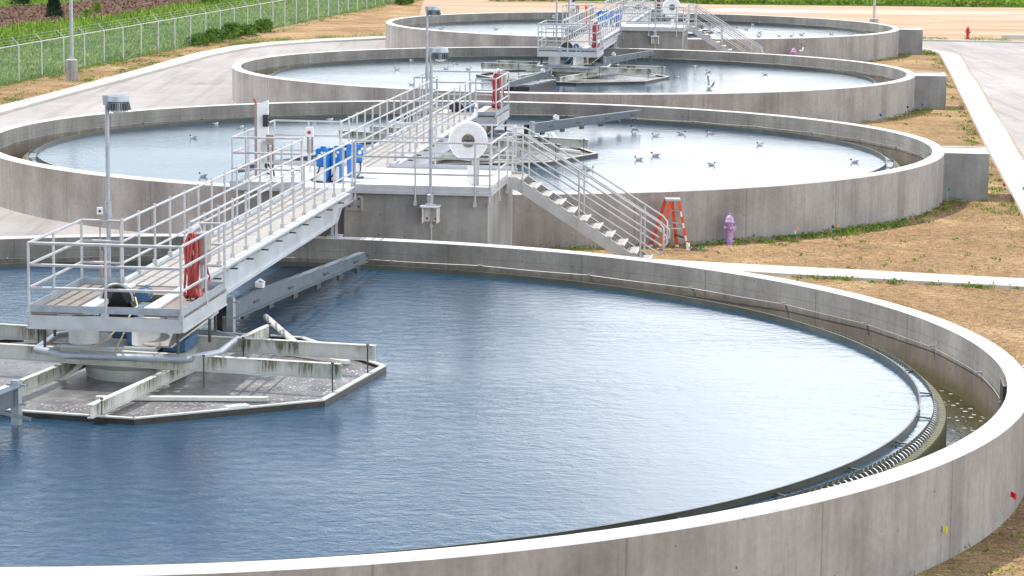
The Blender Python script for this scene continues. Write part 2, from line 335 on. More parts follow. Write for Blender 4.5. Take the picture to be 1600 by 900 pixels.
# ---------------------------------------------------------------- mesh helpers
class MB:
    def __init__(s): s.v = []; s.f = []; s.m = []; s.mi = 0
    def add(s, vs, fs):
        n = len(s.v); s.v += [tuple(p) for p in vs]; s.f += [tuple(i+n for i in f) for f in fs]; s.m += [s.mi]*len(fs)
    def box(s, x0, x1, y0, y1, z0, z1):
        s.add([(x0,y0,z0),(x1,y0,z0),(x1,y1,z0),(x0,y1,z0),(x0,y0,z1),(x1,y0,z1),(x1,y1,z1),(x0,y1,z1)],
              [(0,3,2,1),(4,5,6,7),(0,1,5,4),(1,2,6,5),(2,3,7,6),(3,0,4,7)]); return s
    def bar(s, p, q, wd, ht, upv=(0,0,1)):          # rectangular bar between two points
        p = Vector(p); q = Vector(q); d = (q-p).normalized(); u_ = Vector(upv); sd_ = d.cross(u_)
        if sd_.length < 1e-4: sd_ = d.cross(Vector((1,0,0)))
        sd_.normalize(); u_ = sd_.cross(d)
        a = sd_*wd/2; b_ = u_*ht/2
        s.add([p-a-b_, p+a-b_, p+a+b_, p-a+b_, q-a-b_, q+a-b_, q+a+b_, q-a+b_],
              [(0,1,2,3),(4,7,6,5),(0,4,5,1),(1,5,6,2),(2,6,7,3),(3,7,4,0)]); return s
    def tube(s, pts, r, n=8, cap=True, closed=False):
        pts = [Vector(p) for p in pts]; k = len(pts); rings = []
        rr = r if isinstance(r, (list, tuple)) else [r]*k
        prev = None
        for i, p in enumerate(pts):
            a = pts[(i-1) % k] if (closed or i > 0) else p; c = pts[(i+1) % k] if (closed or i < k-1) else p
            d = (c-a).normalized()
            ref = prev if prev is not None else (Vector((0,0,1)) if abs(d.z) < .9 else Vector((1,0,0)))
            x = (ref - d*ref.dot(d)).normalized(); y = d.cross(x); prev = x
            sc = 1.
            if 0 < i < k-1 or closed:
                d1 = (p-a).normalized(); co = max(.5, d1.dot(d)); sc = 1/co
            rings.append([p + (x*math.cos(2*PI*j/n) + y*math.sin(2*PI*j/n))*rr[i]*(1 if sc < 1.02 else min(sc, 1.15)) for j in range(n)])
        vs = [v for rg in rings for v in rg]; fs = []
        for i in range(k if closed else k-1):
            i2 = (i+1) % k
            for j in range(n): fs.append((i*n+j, i*n+(j+1) % n, i2*n+(j+1) % n, i2*n+j))
        if cap and not closed: fs += [tuple(range(n))[::-1], tuple((k-1)*n+j for j in range(n))]
        s.add(vs, fs); return s
    def lathe(s, prof, n=24, c=(0,0,0), a0=0, a1=2*PI, axis='z'):
        full = abs(a1-a0-2*PI) < 1e-6; cnt = n if full else n+1; vs = []
        for i in range(cnt):
            a = a0+(a1-a0)*i/n
            for r, z in prof:
                if axis == 'z': vs.append((c[0]+r*math.cos(a), c[1]+r*math.sin(a), c[2]+z))
                elif axis == 'y': vs.append((c[0]+r*math.cos(a), c[1]+z, c[2]+r*math.sin(a)))
                else: vs.append((c[0]+z, c[1]+r*math.cos(a), c[2]+r*math.sin(a)))
        k = len(prof); fs = []
        for i in range(n):
            j = (i+1) % cnt
            for q in range(k-1): fs.append((i*k+q, j*k+q, j*k+q+1, i*k+q+1))
        s.add(vs, fs); return s
    def poly(s, pts, z0, z1):                       # extruded polygon
        n = len(pts); s.add([(x, y, z0) for x, y in pts] + [(x, y, z1) for x, y in pts],
              [tuple(range(n))[::-1], tuple(range(n, 2*n))] + [(i, (i+1) % n, n+(i+1) % n, n+i) for i in range(n)]); return s
    def build(s, name, m, parent=None, smooth=False):
        me = bpy.data.meshes.new(name); me.from_pydata(s.v, [], s.f)
        ms = m if isinstance(m, (list, tuple)) else [m]
        for x in ms: me.materials.append(x)
        if len(ms) > 1: me.polygons.foreach_set('material_index', s.m)
        if smooth:
            me.polygons.foreach_set('use_smooth', [True]*len(me.polygons))
            try: me.set_sharp_from_angle(angle=R_(40))
            except Exception: pass
        me.update(); o = bpy.data.objects.new(name, me); COL.objects.link(o)
        if parent: o.parent = parent
        return o
def tag(o, label, cat=None, group=None, kind=None):
    if label: o['label'] = label
    if cat: o['category'] = cat
    if group: o['group'] = group
    if kind: o['kind'] = kind
    return o
def struct(name, mb, m, label=None, loc=None, smooth=False):
    o = mb.build(name, m, None, smooth); o['kind'] = 'structure'
    o['label'] = label or name.replace('_', ' '); o['category'] = name.split('_')[-1]
    if loc: o.location = loc
    return o
def thing(name, label, cat, loc=(0,0,0), rz=0, group=None):
    o = bpy.data.objects.new(name, None); COL.objects.link(o); o.location = loc; o.rotation_euler = (0, 0, rz)
    o.empty_display_size = .2
    return tag(o, label, cat, group)
def kids(o): return [c for c in bpy.data.objects if c.parent == o]
def copy_tree(o, label=None, loc=None, rz=None, parent=None):
    c = o.copy(); COL.objects.link(c); c.parent = parent
    if label: c['label'] = label
    if loc is not None: c.location = loc
    if rz is not None: c.rotation_euler = (0, 0, rz)
    for k in kids(o): copy_tree(k, parent=c)
    return c

# ---------------------------------------------------------------- layout
GZ = -1.33                                          # ground; tank rims are z = 0
K = (HCAM-GZ)/(HCAM+1.28)
C = [(-5.850, 40.471), (-1.468, 75.652), (2.364, 106.719), (6.785, 141.883)]
AX = math.atan2(35.181, 4.382); ROT = AX-PI/2
v_ = (math.cos(ROT), math.sin(ROT)); u_ = (-math.sin(ROT), math.cos(ROT))
def S(i, s, t, z=0): return (C[i][0]+s*v_[0]+t*u_[0], C[i][1]+s*v_[1]+t*u_[1], z)
G = lambda x, y: (x*K, y*K)
D = .77
ORD = ['nearest', 'second', 'third', 'farthest']

# ---------------------------------------------------------------- ground, roads
def sheet(name, pts, z, m, label=None, div=0):
    mb = MB(); n = len(pts); mb.add([(x, y, z) for x, y in pts], [tuple(range(n))])
    return struct(name, mb, m, label)
sheet('ground', [(-400, -60), (400, -60), (400, 900), (-400, 900)], GZ, M_soil, 'dry straw covered brown soil around the tanks')
# left road: outer kerb line and inner kerb line
kLo = [(-21.6, 70), (-20.4, 88), (-19.41, 99.4), (-18.63, 105.29), (-17.69, 114.3), (-17.03, 120.25), (-16.54, 126), (-15.9, 132.5), (-14.69, 138.44), (-13.5, 141.6), (-11.34, 144.91), (-7.27, 149.13), (-3, 151.5)]
kLi = [(-21.0, 70), (-19.75, 88), (-18.8, 96.28), (-17.85, 105.4), (-17.0, 112.5), (-16.25, 119.3), (-15.65, 124.5), (-14.95, 131.2), (-13.8, 137), (-12.6, 140.1), (-10.6, 143.2), (-6.9, 147.2), (-3, 149.4)]
kLo = [G(*p) for p in kLo]; kLi = [G(*p) for p in kLi]
sheet('road', kLi + [G(4, 149), G(4, 118), G(-6, 60), G(-12, 60), G(-14, 70)], GZ+.004, M_road, 'pale concrete road curving round the left of the tanks')
def strip(a, b, z0, z1):
    mb = MB(); n = len(a)
    for i in range(n-1): mb.poly([a[i], a[i+1], b[i+1], b[i]], z0, z1)
    return mb
strip(kLi, kLo, GZ-.1, GZ+.12)
def ribbon(a, b, z0, z1):                           # one welded strip
    mb = MB(); n = len(a)
    vs = []
    for i in range(n): vs += [(*a[i], z0), (*a[i], z1), (*b[i], z1), (*b[i], z0)]
    fs = []
    for i in range(n-1):
        q = 4*i
        for j in range(3): fs.append((q+j, q+4+j, q+5+j, q+1+j))
    fs += [(0, 1, 2, 3), (4*n-1, 4*n-2, 4*n-3, 4*n-4)]
    mb.add(vs, fs); return mb
struct('kerb', ribbon(kLo, kLi, GZ-.1, GZ+.10), M_kerb, 'white concrete kerb along the outer edge of the left road')
kRl = [G(*p) for p in [(18, 152.3), (21.3, 145), (22.25, 140.8), (22.27, 138.49), (20.61, 125.16), (17.4, 100.37), (15.83, 88.17), (14.43, 77.01), (13.38, 68.53), (12.3, 58), (11, 44)]]
kRm = [(x+.28, y) for x, y in kRl]; kRr = [(x+.28+.75, y-.3) for x, y in kRl]
struct('kerb', ribbon(kRl, kRm, GZ-.1, GZ+.11), M_kerb, 'white kerb beside the right hand road')
struct('gutter', ribbon(kRm, kRr, GZ-.1, GZ+.012), M_kerb, 'pale concrete gutter beside the right hand road')
dl = []; dr = []; rdd = random.Random(5)
for k in range(len(kRr)-1):
    for j in range(24):
        f = j/24; x = kRr[k][0]+(kRr[k+1][0]-kRr[k][0])*f; y = kRr[k][1]+(kRr[k+1][1]-kRr[k][1])*f
        w1 = .05+.03*math.sin(y*.31); dl.append((x-w1, y)); dr.append((x+.04+.03*math.sin(y*.23+1)+.015*math.sin(y*.7), y))
mbd = MB(); nd = len(dl); mbd.add([(x, y, GZ+.0165) for x, y in dl]+[(x, y, GZ+.0165) for x, y in dr], [(i, i+1, nd+i+1, nd+i) for i in range(nd-1)])
M_dust = mat('road_dust', rough=.95, build=b_light((.30, .22, .15), (.46, .37, .29), 1.5))
struct('dirt_strip', mbd, M_dust, 'thin line of dirt washed against the gutter of the right hand road')
topk = [G(6, 152.6), G(14, 152.5), G(23.5, 151.9), G(29.0, 150.8), G(60, 145)]
sheet('road', kRm[:-1] + [G(14, 44), G(80, 44), G(80, 141), G(60, 144.8), G(29, 150.6), G(23.5, 151.7), G(18.5, 151.9)], GZ+.004, M_road, 'pale concrete road on the right')
struct('kerb', ribbon(topk, [(x, y-.55) for x, y in topk], GZ-.1, GZ+.1), M_kerb, 'white kerb at the far edge of the right hand road')
sheet('gravel_lot', [G(-6, 160), G(4, 154.5), G(30, 153), G(90, 140), G(90, 190), G(38, 197), G(14, 196.8), G(4, 202), G(-7, 206)], GZ+.004, M_gravel, 'dusty tan gravel lot beyond the tanks')
# puddles
def blob(cx, cy, rx, ry, n=40, sk=0):
    return [(cx+rx*math.cos(a)*(1+.10*math.sin(3*a+sk)+.06*math.sin(5*a+sk*2)), cy+ry*math.sin(a)*(1+.2*math.sin(2*a+sk)+.12*math.sin(7*a))) for a in [2*PI*i/n for i in range(n)]]
sheet('puddle', blob(*G(27.8, 187.2), 8.2, 3.2), GZ+.010, M_puddle, 'long brown puddle on the gravel lot')
sheet('puddle', blob(*G(25.6, 174), 3.6, .55, sk=1), GZ+.010, M_puddle, 'small thin brown puddle on the gravel lot')
M_stone = mat('grey_gravel', rough=.95, build=b_light((.42, .39, .37), (.54, .50, .48), .8))
sheet('gravel_patch', blob(*G(18.2, 187.5), 5.2, 3.6, sk=2), GZ+.007, M_stone, 'grey gravel patch beside the long puddle')
# meadow and mulch beyond the fence
F0, F1 = Vector(G(-22.9, 100.5)), Vector(G(-7.6, 201.5))
sheet('meadow', [tuple(F0+(F0-F1)*.4), tuple(F0), tuple(F1), G(-5, 210), G(-40, 420), G(-150, 420), G(-150, 60)], GZ+.004, M_green, 'green weedy meadow beyond the chain link fence')
mul = [G(*p) for p in [(-40, 137), (-31.5, 147), (-29.78, 152.97), (-28.32, 158.31), (-27.0, 161.62), (-25.66, 165.5), (-24.7, 172), (-23.76, 180.43), (-21.62, 190.02), (-19, 203), (-22, 215), (-30.56, 196), (-31.75, 187.46), (-32.75, 184.5), (-35.2, 180), (-46, 166)]]
sheet('mulch_bed', mul, GZ+.009, M_mulch, 'reddish brown bark mulch bed in the meadow')
sheet('grass_verge', [G(1, 204), G(14, 197.3), G(38, 197.6), G(90, 190.5), G(160, 180), G(160, 600), G(-40, 600), G(-6, 210)], GZ+.009, M_green, 'green grass beyond the gravel lot')
# walk slab beside the nearest tank
wk = [(2.2, 60.1), (5.78, 58.99), (11.25, 57.34), (15.5, 56.1)]; wn = [(3.5, 58.5), (6.13, 57.65), (11.02, 56.12), (15.2, 54.8)]
struct('footpath', ribbon([G(*p) for p in wk], [G(*p) for p in wn], GZ-.1, GZ+.07), M_kerb, 'narrow pale concrete footpath leading off right of the nearest tank')

# ---------------------------------------------------------------- tanks
RO, RI, RB, RW, RL = 13.7, 13.36, 12.08, 12.30, 12.50
WZ = -.42
def build_tank():
    t = thing('concrete_tank', '', 'tank', (*C[0], GZ), ROT, 'round concrete settling tanks')
    z0 = -GZ                                         # local z of the rim
    w_ = MB(); w_.lathe([(RI, -3.2), (RI, -.012), (RI+.012, 0), (RO-.03, 0), (RO, -.03), (RO, GZ-.4)], 240)
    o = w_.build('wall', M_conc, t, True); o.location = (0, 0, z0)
    led = MB(); led.lathe([(RW-.01, -1.2), (RW-.01, -.50), (RL-.02, -.515), (RL, -.54), (RL, -1.6)], 240)
    o = led.build('launder_ledge', M_moss, t, True); o.location = (0, 0, z0)
    wr = MB(); n = 515; vs = []; fs = []
    for i in range(n):
        a = 2*PI*i/n; b_ = 2*PI/n
        for da, z in ((0, -.372), (.30, -.372), (.5, -.44), (.70, -.372)):
            for r in (RW, RW+.008): vs += [(r*math.cos(a+da*b_), r*math.sin(a+da*b_), z), (r*math.cos(a+da*b_), r*math.sin(a+da*b_), -.53)]
    m = 4*n
    for i in range(m):
        q, p = 4*i, 4*((i+1) % m)
        fs += [(q, q+1, p+1, p), (q+2, p+2, p+3, q+3), (q, p, p+2, q+2)]
    wr.add(vs, fs); o = wr.build('weir_plate', M_weir, t); o.location = (0, 0, z0)
    sp = MB()
    for i in range(n):
        a = 2*PI*(i+.5)/n; wd = .010+.010*random.random(); e = Vector((-math.sin(a), math.cos(a), 0)); ra = Vector((math.cos(a), math.sin(a), 0))
        p = [(RW-.02, -.424), (RW+.03, -.430), (RW+.075, -.462), (RW+.10, -.512)]
        vs = []
        for r, z in p: vs += [ra*r+e*wd+Vector((0,0,z)), ra*r-e*wd+Vector((0,0,z))]
        sp.add(vs, [(0,1,3,2),(2,3,5,4),(4,5,7,6)])
    o = sp.build('overflow_water', M_splash, t, True); o.location = (0, 0, z0); o['kind'] = 'stuff'
    bf = MB(); bf.lathe([(RB, -.75), (RB, -.33), (RB+.025, -.33), (RB+.025, -.34), (RB+.012, -.34), (RB+.012, -.75)], 200)
    for i in range(40):                                # bracket lugs on the baffle's outer face
        a = 2*PI*(i+.3)/40; c_, s_ = math.cos(a), math.sin(a)
        bf.bar((RB*c_+.02*c_, RB*s_+.02*s_, -.39), (RW*c_, RW*s_, -.405), .03, .02)
    o = bf.build('scum_baffle', M_baffle, t, True); o.location = (0, 0, z0)
    cb = MB(); pts = []; nn = 34
    for i in range(nn*6):
        a = 2*PI*i/(nn*6); f = (i % 6)/6; sag = .018*math.sin(PI*f); pts.append(((RI-.05)*math.cos(a), (RI-.05)*math.sin(a), -.40-sag))
    cb.tube(pts, .006, 5, closed=True)
    for i in range(nn):
        a = 2*PI*i/nn; c_, s_ = math.cos(a), math.sin(a)
        cb.bar(((RI+.01)*c_, (RI+.01)*s_, -.39), ((RI-.09)*c_, (RI-.09)*s_, -.39), .035, .03)
    o = cb.build('wall_cable', M_alu, t); o.location = (0, 0, z0)
    gt = MB(); a = R_(2)
    gt.box(RI-.06, RI+.02, -.35, .35, -1.4, -.08); o = gt.build('dark_opening', M_dark, t); o.location = (0, 0, z0)  # dark plate standing in for the darkness of the outlet opening
    sb = MB(); x0, x1, y0, y1 = 13.52, 14.90, -.95, 1.1   # walls of the outlet box, its lid recessed
    sb.poly([(x0, y0), (x1, y0), (x1, y1), (x0, y1)], GZ-.35, -.03)
    sb.box(x0+.15, x1, y0, y0+.16, -.03, -.002); sb.box(x0+.15, x1, y1-.16, y1, -.03, -.002); sb.box(x1-.16, x1, y0+.16, y1-.16, -.03, -.002)
    o = sb.build('outlet_box', M_conc2, t); o.location = (0, 0, z0)
    return t
tank0 = build_tank()
TL = ['nearest round concrete tank of calm blue water, filling the foreground', 'second round concrete tank, with many gulls and an orange ladder leaning near its wall',
      'third round concrete tank, between the one with many gulls and the farthest', 'farthest round concrete tank, next to the gravel lot']
tank0['label'] = TL[0]
for i in (1, 2, 3): copy_tree(tank0, TL[i], (*C[i], GZ))
for i in range(4):
    d = MB(); d.add([(0, 0, 0)]+[((RW-.002)*math.cos(2*PI*k/120), (RW-.002)*math.sin(2*PI*k/120), 0) for k in range(120)], [(0, k+1, (k+1) % 120+1) for k in range(120)])
    struct('tank_water', d, M_water if i == 0 else M_water2, 'rippled water in the %s tank' % ORD[i], (*C[i], WZ))
    ch = MB(); ch.lathe([(RL-.02, 0), (RI+.02, 0)], 160)
    struct('channel_water', ch, M_channel, 'dark bubbly water in the outer channel of the %s tank' % ORD[i], (*C[i], -1.02))

# ---------------------------------------------------------------- feedwell with beams
FROT = [-7.8, -22, -15, -11]
def build_feedwell():
    t = thing('feedwell', '', 'feedwell', (*C[0], WZ), 0, 'octagonal feedwells at the tank centres')
    z0 = -WZ; Rv = 3.9
    vt = [(Rv*math.cos(R_(22.5+45*k)), Rv*math.sin(R_(22.5+45*k))) for k in range(8)]
    rim = MB()
    for k in range(8):
        a, b_ = Vector((*vt[k], 0)), Vector((*vt[(k+1) % 8], 0)); inn = (-(a+b_)/2).normalized()
        rim.bar(a+Vector((0,0,-.44)), b_+Vector((0,0,-.44)), .03, .20)
    o = rim.build('skirt', M_skirt, t); o.location = (0, 0, z0)
    fl = MB()
    for k in range(8):
        a, b_ = Vector((*vt[k], -.33)), Vector((*vt[(k+1) % 8], -.33)); inn = (-(a+b_)/2); inn.z = 0; inn.normalize()
        fl.bar(a+inn*.03, b_+inn*.03, .075, .02)
        if k % 2 == 0:
            mid = a*.45+b_*.55; dd = (b_-a).normalized(); fl.bar(mid+inn*.1-dd*.17+Vector((0,0,.015)), mid+inn*.1+dd*.17+Vector((0,0,.015)), .17, .03)
    o = fl.build('rim_angle', M_cream, t); o.location = (0, 0, z0)
    def ibeam(p, q, h, wf):
        mb = MB(); p = Vector(p); q = Vector(q); zf = Vector((0, 0, h/2-.008))
        mb.bar(p, q, .02, h-.034); mb.bar(p+zf, q+zf, wf, .016); mb.bar(p-zf, q-zf, wf*.8, .016); return mb
    for y in (-.88, .80):
        o = ibeam((-3.66, y, 0), (3.66, y, 0), .24, .11).build('cross_beam', M_cream, t); o.location = (0, 0, z0-.005)
    for x in (.90, -.84):
        o = ibeam((x, -3.78, 0), (x, 3.55, 0), .20, .10).build('long_beam', M_cream, t); o.location = (0, 0, z0-.235)
    rods = [(x, y, .1, -.39) for x in (-3.55, 3.55) for y in (-.94, .74)] + [(x, y, .1, -.36) for x in (-2.0, 1.5) for y in (-.94, .74)] + [(x, y, -.12, -.40) for x in (.96, -.90) for y in (-3.5, 3.4)]
    for x, y, za, zb in rods:
        mb = MB(); mb.tube([(x, y, zb), (x, y, za)], .011, 6); mb.tube([(x, y, za+.012), (x, y, za+.035)], .026, 6)
        o = mb.build('hanger_rod', M_dark, t); o.location = (0, 0, z0)
    for a, b_ in (((.3, -2.2), (2.75, -1.55)), ((-2.9, -2.1), (-1.0, -2.7)), ((-2.8, 1.9), (-.8, 2.6)), ((1.1, 2.5), (2.9, 1.7))):
        o = MB().bar((*a, -.36), (*b_, -.345), .13, .05).build('inner_bar', M_cream, t); o.location = (0, 0, z0)
    ct = MB(); ct.lathe([(.0, -.02), (.95, -.02), (.95, -.12), (.80, -.22), (.72, -.6)], 32)
    o = ct.build('centre_column', M_cream, t, True); o.location = (0, 0, z0)
    for k in range(4):
        a = R_(45+90*k); o = MB().bar((.8*math.cos(a), .8*math.sin(a), -.1), (1.25*math.cos(a), 1.25*math.sin(a), -.42), .07, .06).build('column_brace', M_cream, t); o.location = (0, 0, z0)
    return t
fw0 = build_feedwell(); fw0.rotation_euler = (0, 0, ROT+R_(FROT[0])); fw0['label'] = 'octagonal feedwell with cream beams streaked by algae in the nearest tank'
for i in (1, 2, 3):
    copy_tree(fw0, ['', 'octagonal feedwell half hidden behind the stairs in the second tank', 'octagonal feedwell in open view in the third tank', 'octagonal feedwell partly seen behind the far stairs in the farthest tank'][i], (*C[i], WZ), ROT+R_(FROT[i]))
for i in range(4):
    d = MB(); n = 8; d.add([(3.86*math.cos(R_(22.5+45*k)), 3.86*math.sin(R_(22.5+45*k)), 0) for k in range(8)], [tuple(range(8))])
    o = struct('feedwell_water', d, M_foam, 'bubbly grey water inside the feedwell of the %s tank' % ORD[i], (*C[i], WZ+.02)); o.rotation_euler = (0, 0, ROT+R_(FROT[i]))

# ---------------------------------------------------------------- skimmer arms
def build_skimmer():
    t = thing('skimmer_arm', '', 'skimmer', (0, 0, 0), 0, 'rotating skimmer arms')
    z0 = 0
    bm_ = MB(); y0, y1 = 3.98, 10.75
    def pr(y, x, z): return (x, y, z)
    # tapered I section: web, top flange, bottom flange
    zt0, zt1, zb0, zb1 = .14, .10, -.13, -.05
    vs = [(-.012, y0, zb0), (.012, y0, zb0), (.012, y0, zt0), (-.012, y0, zt0), (-.012, y1, zb1), (.012, y1, zb1), (.012, y1, zt1), (-.012, y1, zt1)]
    bm_.add(vs, [(0,1,2,3),(4,7,6,5),(0,4,5,1),(1,5,6,2),(2,6,7,3),(3,7,4,0)])
    bm_.bar((-.06, y0, zt0+.008), (-.06, y1, zt1+.008), .15, .014); bm_.bar((.03, y0, zb0-.008), (.03, y1, zb1-.008), .10, .014)
    bm_.build('beam', M_blueg, t)
    for y in (4.9, 6.6, 8.4, 10.1):
        MB().box(.013, .03, y, y+.22, -.02, .02).build('stiffener_plate', M_dark, t)
    for y in (4.4, 5.6, 6.8, 8.0, 9.2, 10.2):
        MB().box(-.02, .03, y, y+.22, -.22, -.127).build('hanger_plate', M_dark, t)
    ps = MB(); ps.box(-.07, .05, y0-.12, y0-.004, -.50, .22); ps.bar((-.16, y0-.06, .15), (.14, y0-.06, .15), .03, .03); ps.bar((-.16, y0-.06, -.12), (.14, y0-.06, -.12), .03, .03)
    ps.build('end_post', M_galv, t)
    MB().box(-.28, -.16, 3.9, 4.35, -.45, .12).build('baffle_box', M_black, t)
    sw = MB(); sw.bar((-.16, y0+1.6, .17), (-.5, y0+.5, -.2), .05, .05); sw.build('brace', M_blueg, t)
    fv = MB(); fv.box(-.20, -.06, 5.5, 5.62, .156, .24); fv.tube([(-.20, 5.5, .24), (-.13, 5.56, .30), (-.06, 5.62, .24)], .018, 6); fv.build('valve_block', M_white, t)
    pb = MB(); pb.tube([(.45, 4.35, -.15), (1.55, 2.95, -.33)], .055, 10); pb.build('drain_pipe', M_cream, t)
    return t
sk0 = build_skimmer(); sk0.location = (*C[0], 0); sk0.rotation_euler = (0, 0, ROT+R_(-9.0)); sk0['label'] = 'blue grey skimmer arm reaching from the feedwell to the back wall of the nearest tank'
SKL = ['', 'blue grey skimmer arm reaching to the upper right in the second tank', 'skimmer arm reaching back right from under the cage in the third tank', 'skimmer arm reaching back in the farthest tank']
SKF = ['skimmer arm cut off by the left edge of the photo in the nearest tank', 'skimmer arm just seen behind the stair rails at left in the second tank', 'skimmer arm reaching forward left in the third tank', 'skimmer arm reaching forward in the farthest tank']
SROT = [-9.0, -24, -13.5, -11]
for i in (1, 2, 3): copy_tree(sk0, SKL[i], (*C[i], 0), ROT+R_(SROT[i]))
for i in range(4):
    o = copy_tree(sk0, SKF[i], S(i, -.03, -.17, 0) if i == 0 else (*C[i], 0), ROT+R_(SROT[i])+PI + (R_(6) if i == 2 else 0))
    for k in kids(o):
        if k.name.startswith('baffle_box'): bpy.data.objects.remove(k)
sb = thing('scum_trough', 'dark scum trough with white slats beside the front skimmer arm of the third tank', 'trough', S(2, -.95, -7.2, -.5), ROT+R_(-10))
MB().poly([(-.75, -2.1), (.55, -1.7), (.55, 1.9), (.1, 2.1)], 0, .34).build('trough', M_black, sb)
for k in range(5):
    MB().bar((-.65+.18*k, -1.7+.75*k, .37), (.62, -1.35+.72*k, .41), .10, .03).build('slat', M_white, sb)

# ---------------------------------------------------------------- railings
HR = (.35, .70, 1.03)
def railing(t, pts, posts, name='handrail', heights=HR, zb=0, mat_=None, post_drop=.10, r=.021, closed=False):
    """rails through pts (x,y,z of the deck edge); posts at given points"""
    m = mat_ or M_alu
    mb = MB()
    for h in heights: mb.tube([(p[0], p[1], p[2]+h) for p in pts], r, 8, closed=closed)
    hr = mb.build(name, m, t, True)
    for p in posts:
        q = MB(); top = heights[-1]+(p[3] if len(p) > 3 else 0)
        q.tube([(p[0], p[1], p[2]-post_drop), (p[0], p[1], p[2]+top)], r*1.05, 8)
        q.box(p[0]-.035, p[0]+.035, p[1]-.035, p[1]+.035, p[2]-post_drop, p[2]-post_drop+.10)
        q.build('post', m, hr, True)
    return hr

# ---------------------------------------------------------------- drive platform (cage)
def build_cage(m, label, i, shift):
    """m=+1: the bridge joins on the far side; m=-1: on the near side"""
    t = thing('drive_platform', label, 'platform', S(i, 0, shift, D), ROT, 'railed drive platforms at the tank centres')
    x0, x1 = -1.27, 1.08; Y = lambda y: y*m
    yf, yb = Y(-1.38), Y(1.42); ya, yc = min(yf, yb), max(yf, yb)
    for a, b_ in (((x0, -.46)), ((.50, x1))):
        MB().box(a, b_, ya+.02, yc-.02, -.045, -.005).build('deck_panel', M_taupe, t)
    p0, p1 = sorted((Y(.55), Y(1.42)))
    MB().box(-.459, .499, p0, p1-.02, -.045, -.006).build('deck_panel', M_taupe, t)
    for x in (-.46, .50):
        MB().box(x-.10, x+.10, ya+.05, yc-.05, -.04, .035).build('kerb_plate', M_white, t)
    fr = MB(); e = .055
    for a in (((x0, ya), (x1, ya)), ((x1, ya), (x1, yc)), ((x1, yc), (x0, yc)), ((x0, yc), (x0, ya))):
        fr.bar((*a[0], -.16), (*a[1], -.16), e, .20)
        fr.bar((*a[0], -.262), (*a[1], -.262), e*1.8, .012)
    fr.build('edge_channel', M_alud, t)
    kp = MB()
    segs = [((x0, yf), (x1, yf)), ((x0, yf), (x0, yb)), ((x1, yf), (x1, yb)), ((x0, yb), (-.62, yb)), ((.52, yb), (x1, yb))]
    for a, b_ in segs: kp.bar((*a, .045), (*b_, .045), .014, .10); kp.bar((*a, -.002), (*b_, -.002), .05, .012)
    kp.build('kickplate', M_galv, t)
    railing(t, [(-.62, yb, 0), (x0, yb, 0), (x0, yf, 0), (x1, yf, 0), (x1, yb, 0), (.50, yb, 0)],
            [(x0, yf, 0), (-.08, yf, 0), (x1, yf, 0), (x0, Y(-.1), 0), (x1, Y(.15), 0), (x0, yb, 0), (-.62, yb, 0), (x1, yb, 0), (.50, yb, 0)])
    # ring of spray pipe hung below the deck
    rp = MB(); zr = -.70
    ring = [(1.45, -.55), (1.1, -1.15), (-.75, -1.2), (-1.35, -.75), (-1.42, .5), (-.9, 1.15), (.95, 1.2), (1.45, .7)]
    rp.tube([(x, y, zr) for x, y in ring], .055, 10, closed=True); rp.build('spray_pipe', M_galv, t, True)
    for x, y in ((-1.15, -1.0), (.98, -1.2), (1.05, .9), (-1.1, .95), (1.2, -.1), (-1.3, 0)):
        MB().tube([(x, y, -.62), (x, y, -.25)], .024, 7).build('hanger', M_dark, t)
    return t
CL = ['railed drive platform over the centre of the nearest tank', 'railed drive platform over the centre of the second tank, behind the white ring', 'railed drive platform over the centre of the third tank', 'railed drive platform over the farthest tank, cut by the top of the photo']
cage0 = build_cage(1, CL[0], 0, 0.)
cage1 = build_cage(-1, CL[1], 1, .5)
copy_tree(cage0, CL[2], S(2, 0, 0, D)); copy_tree(cage1, CL[3], S(3, 0, .5, D))

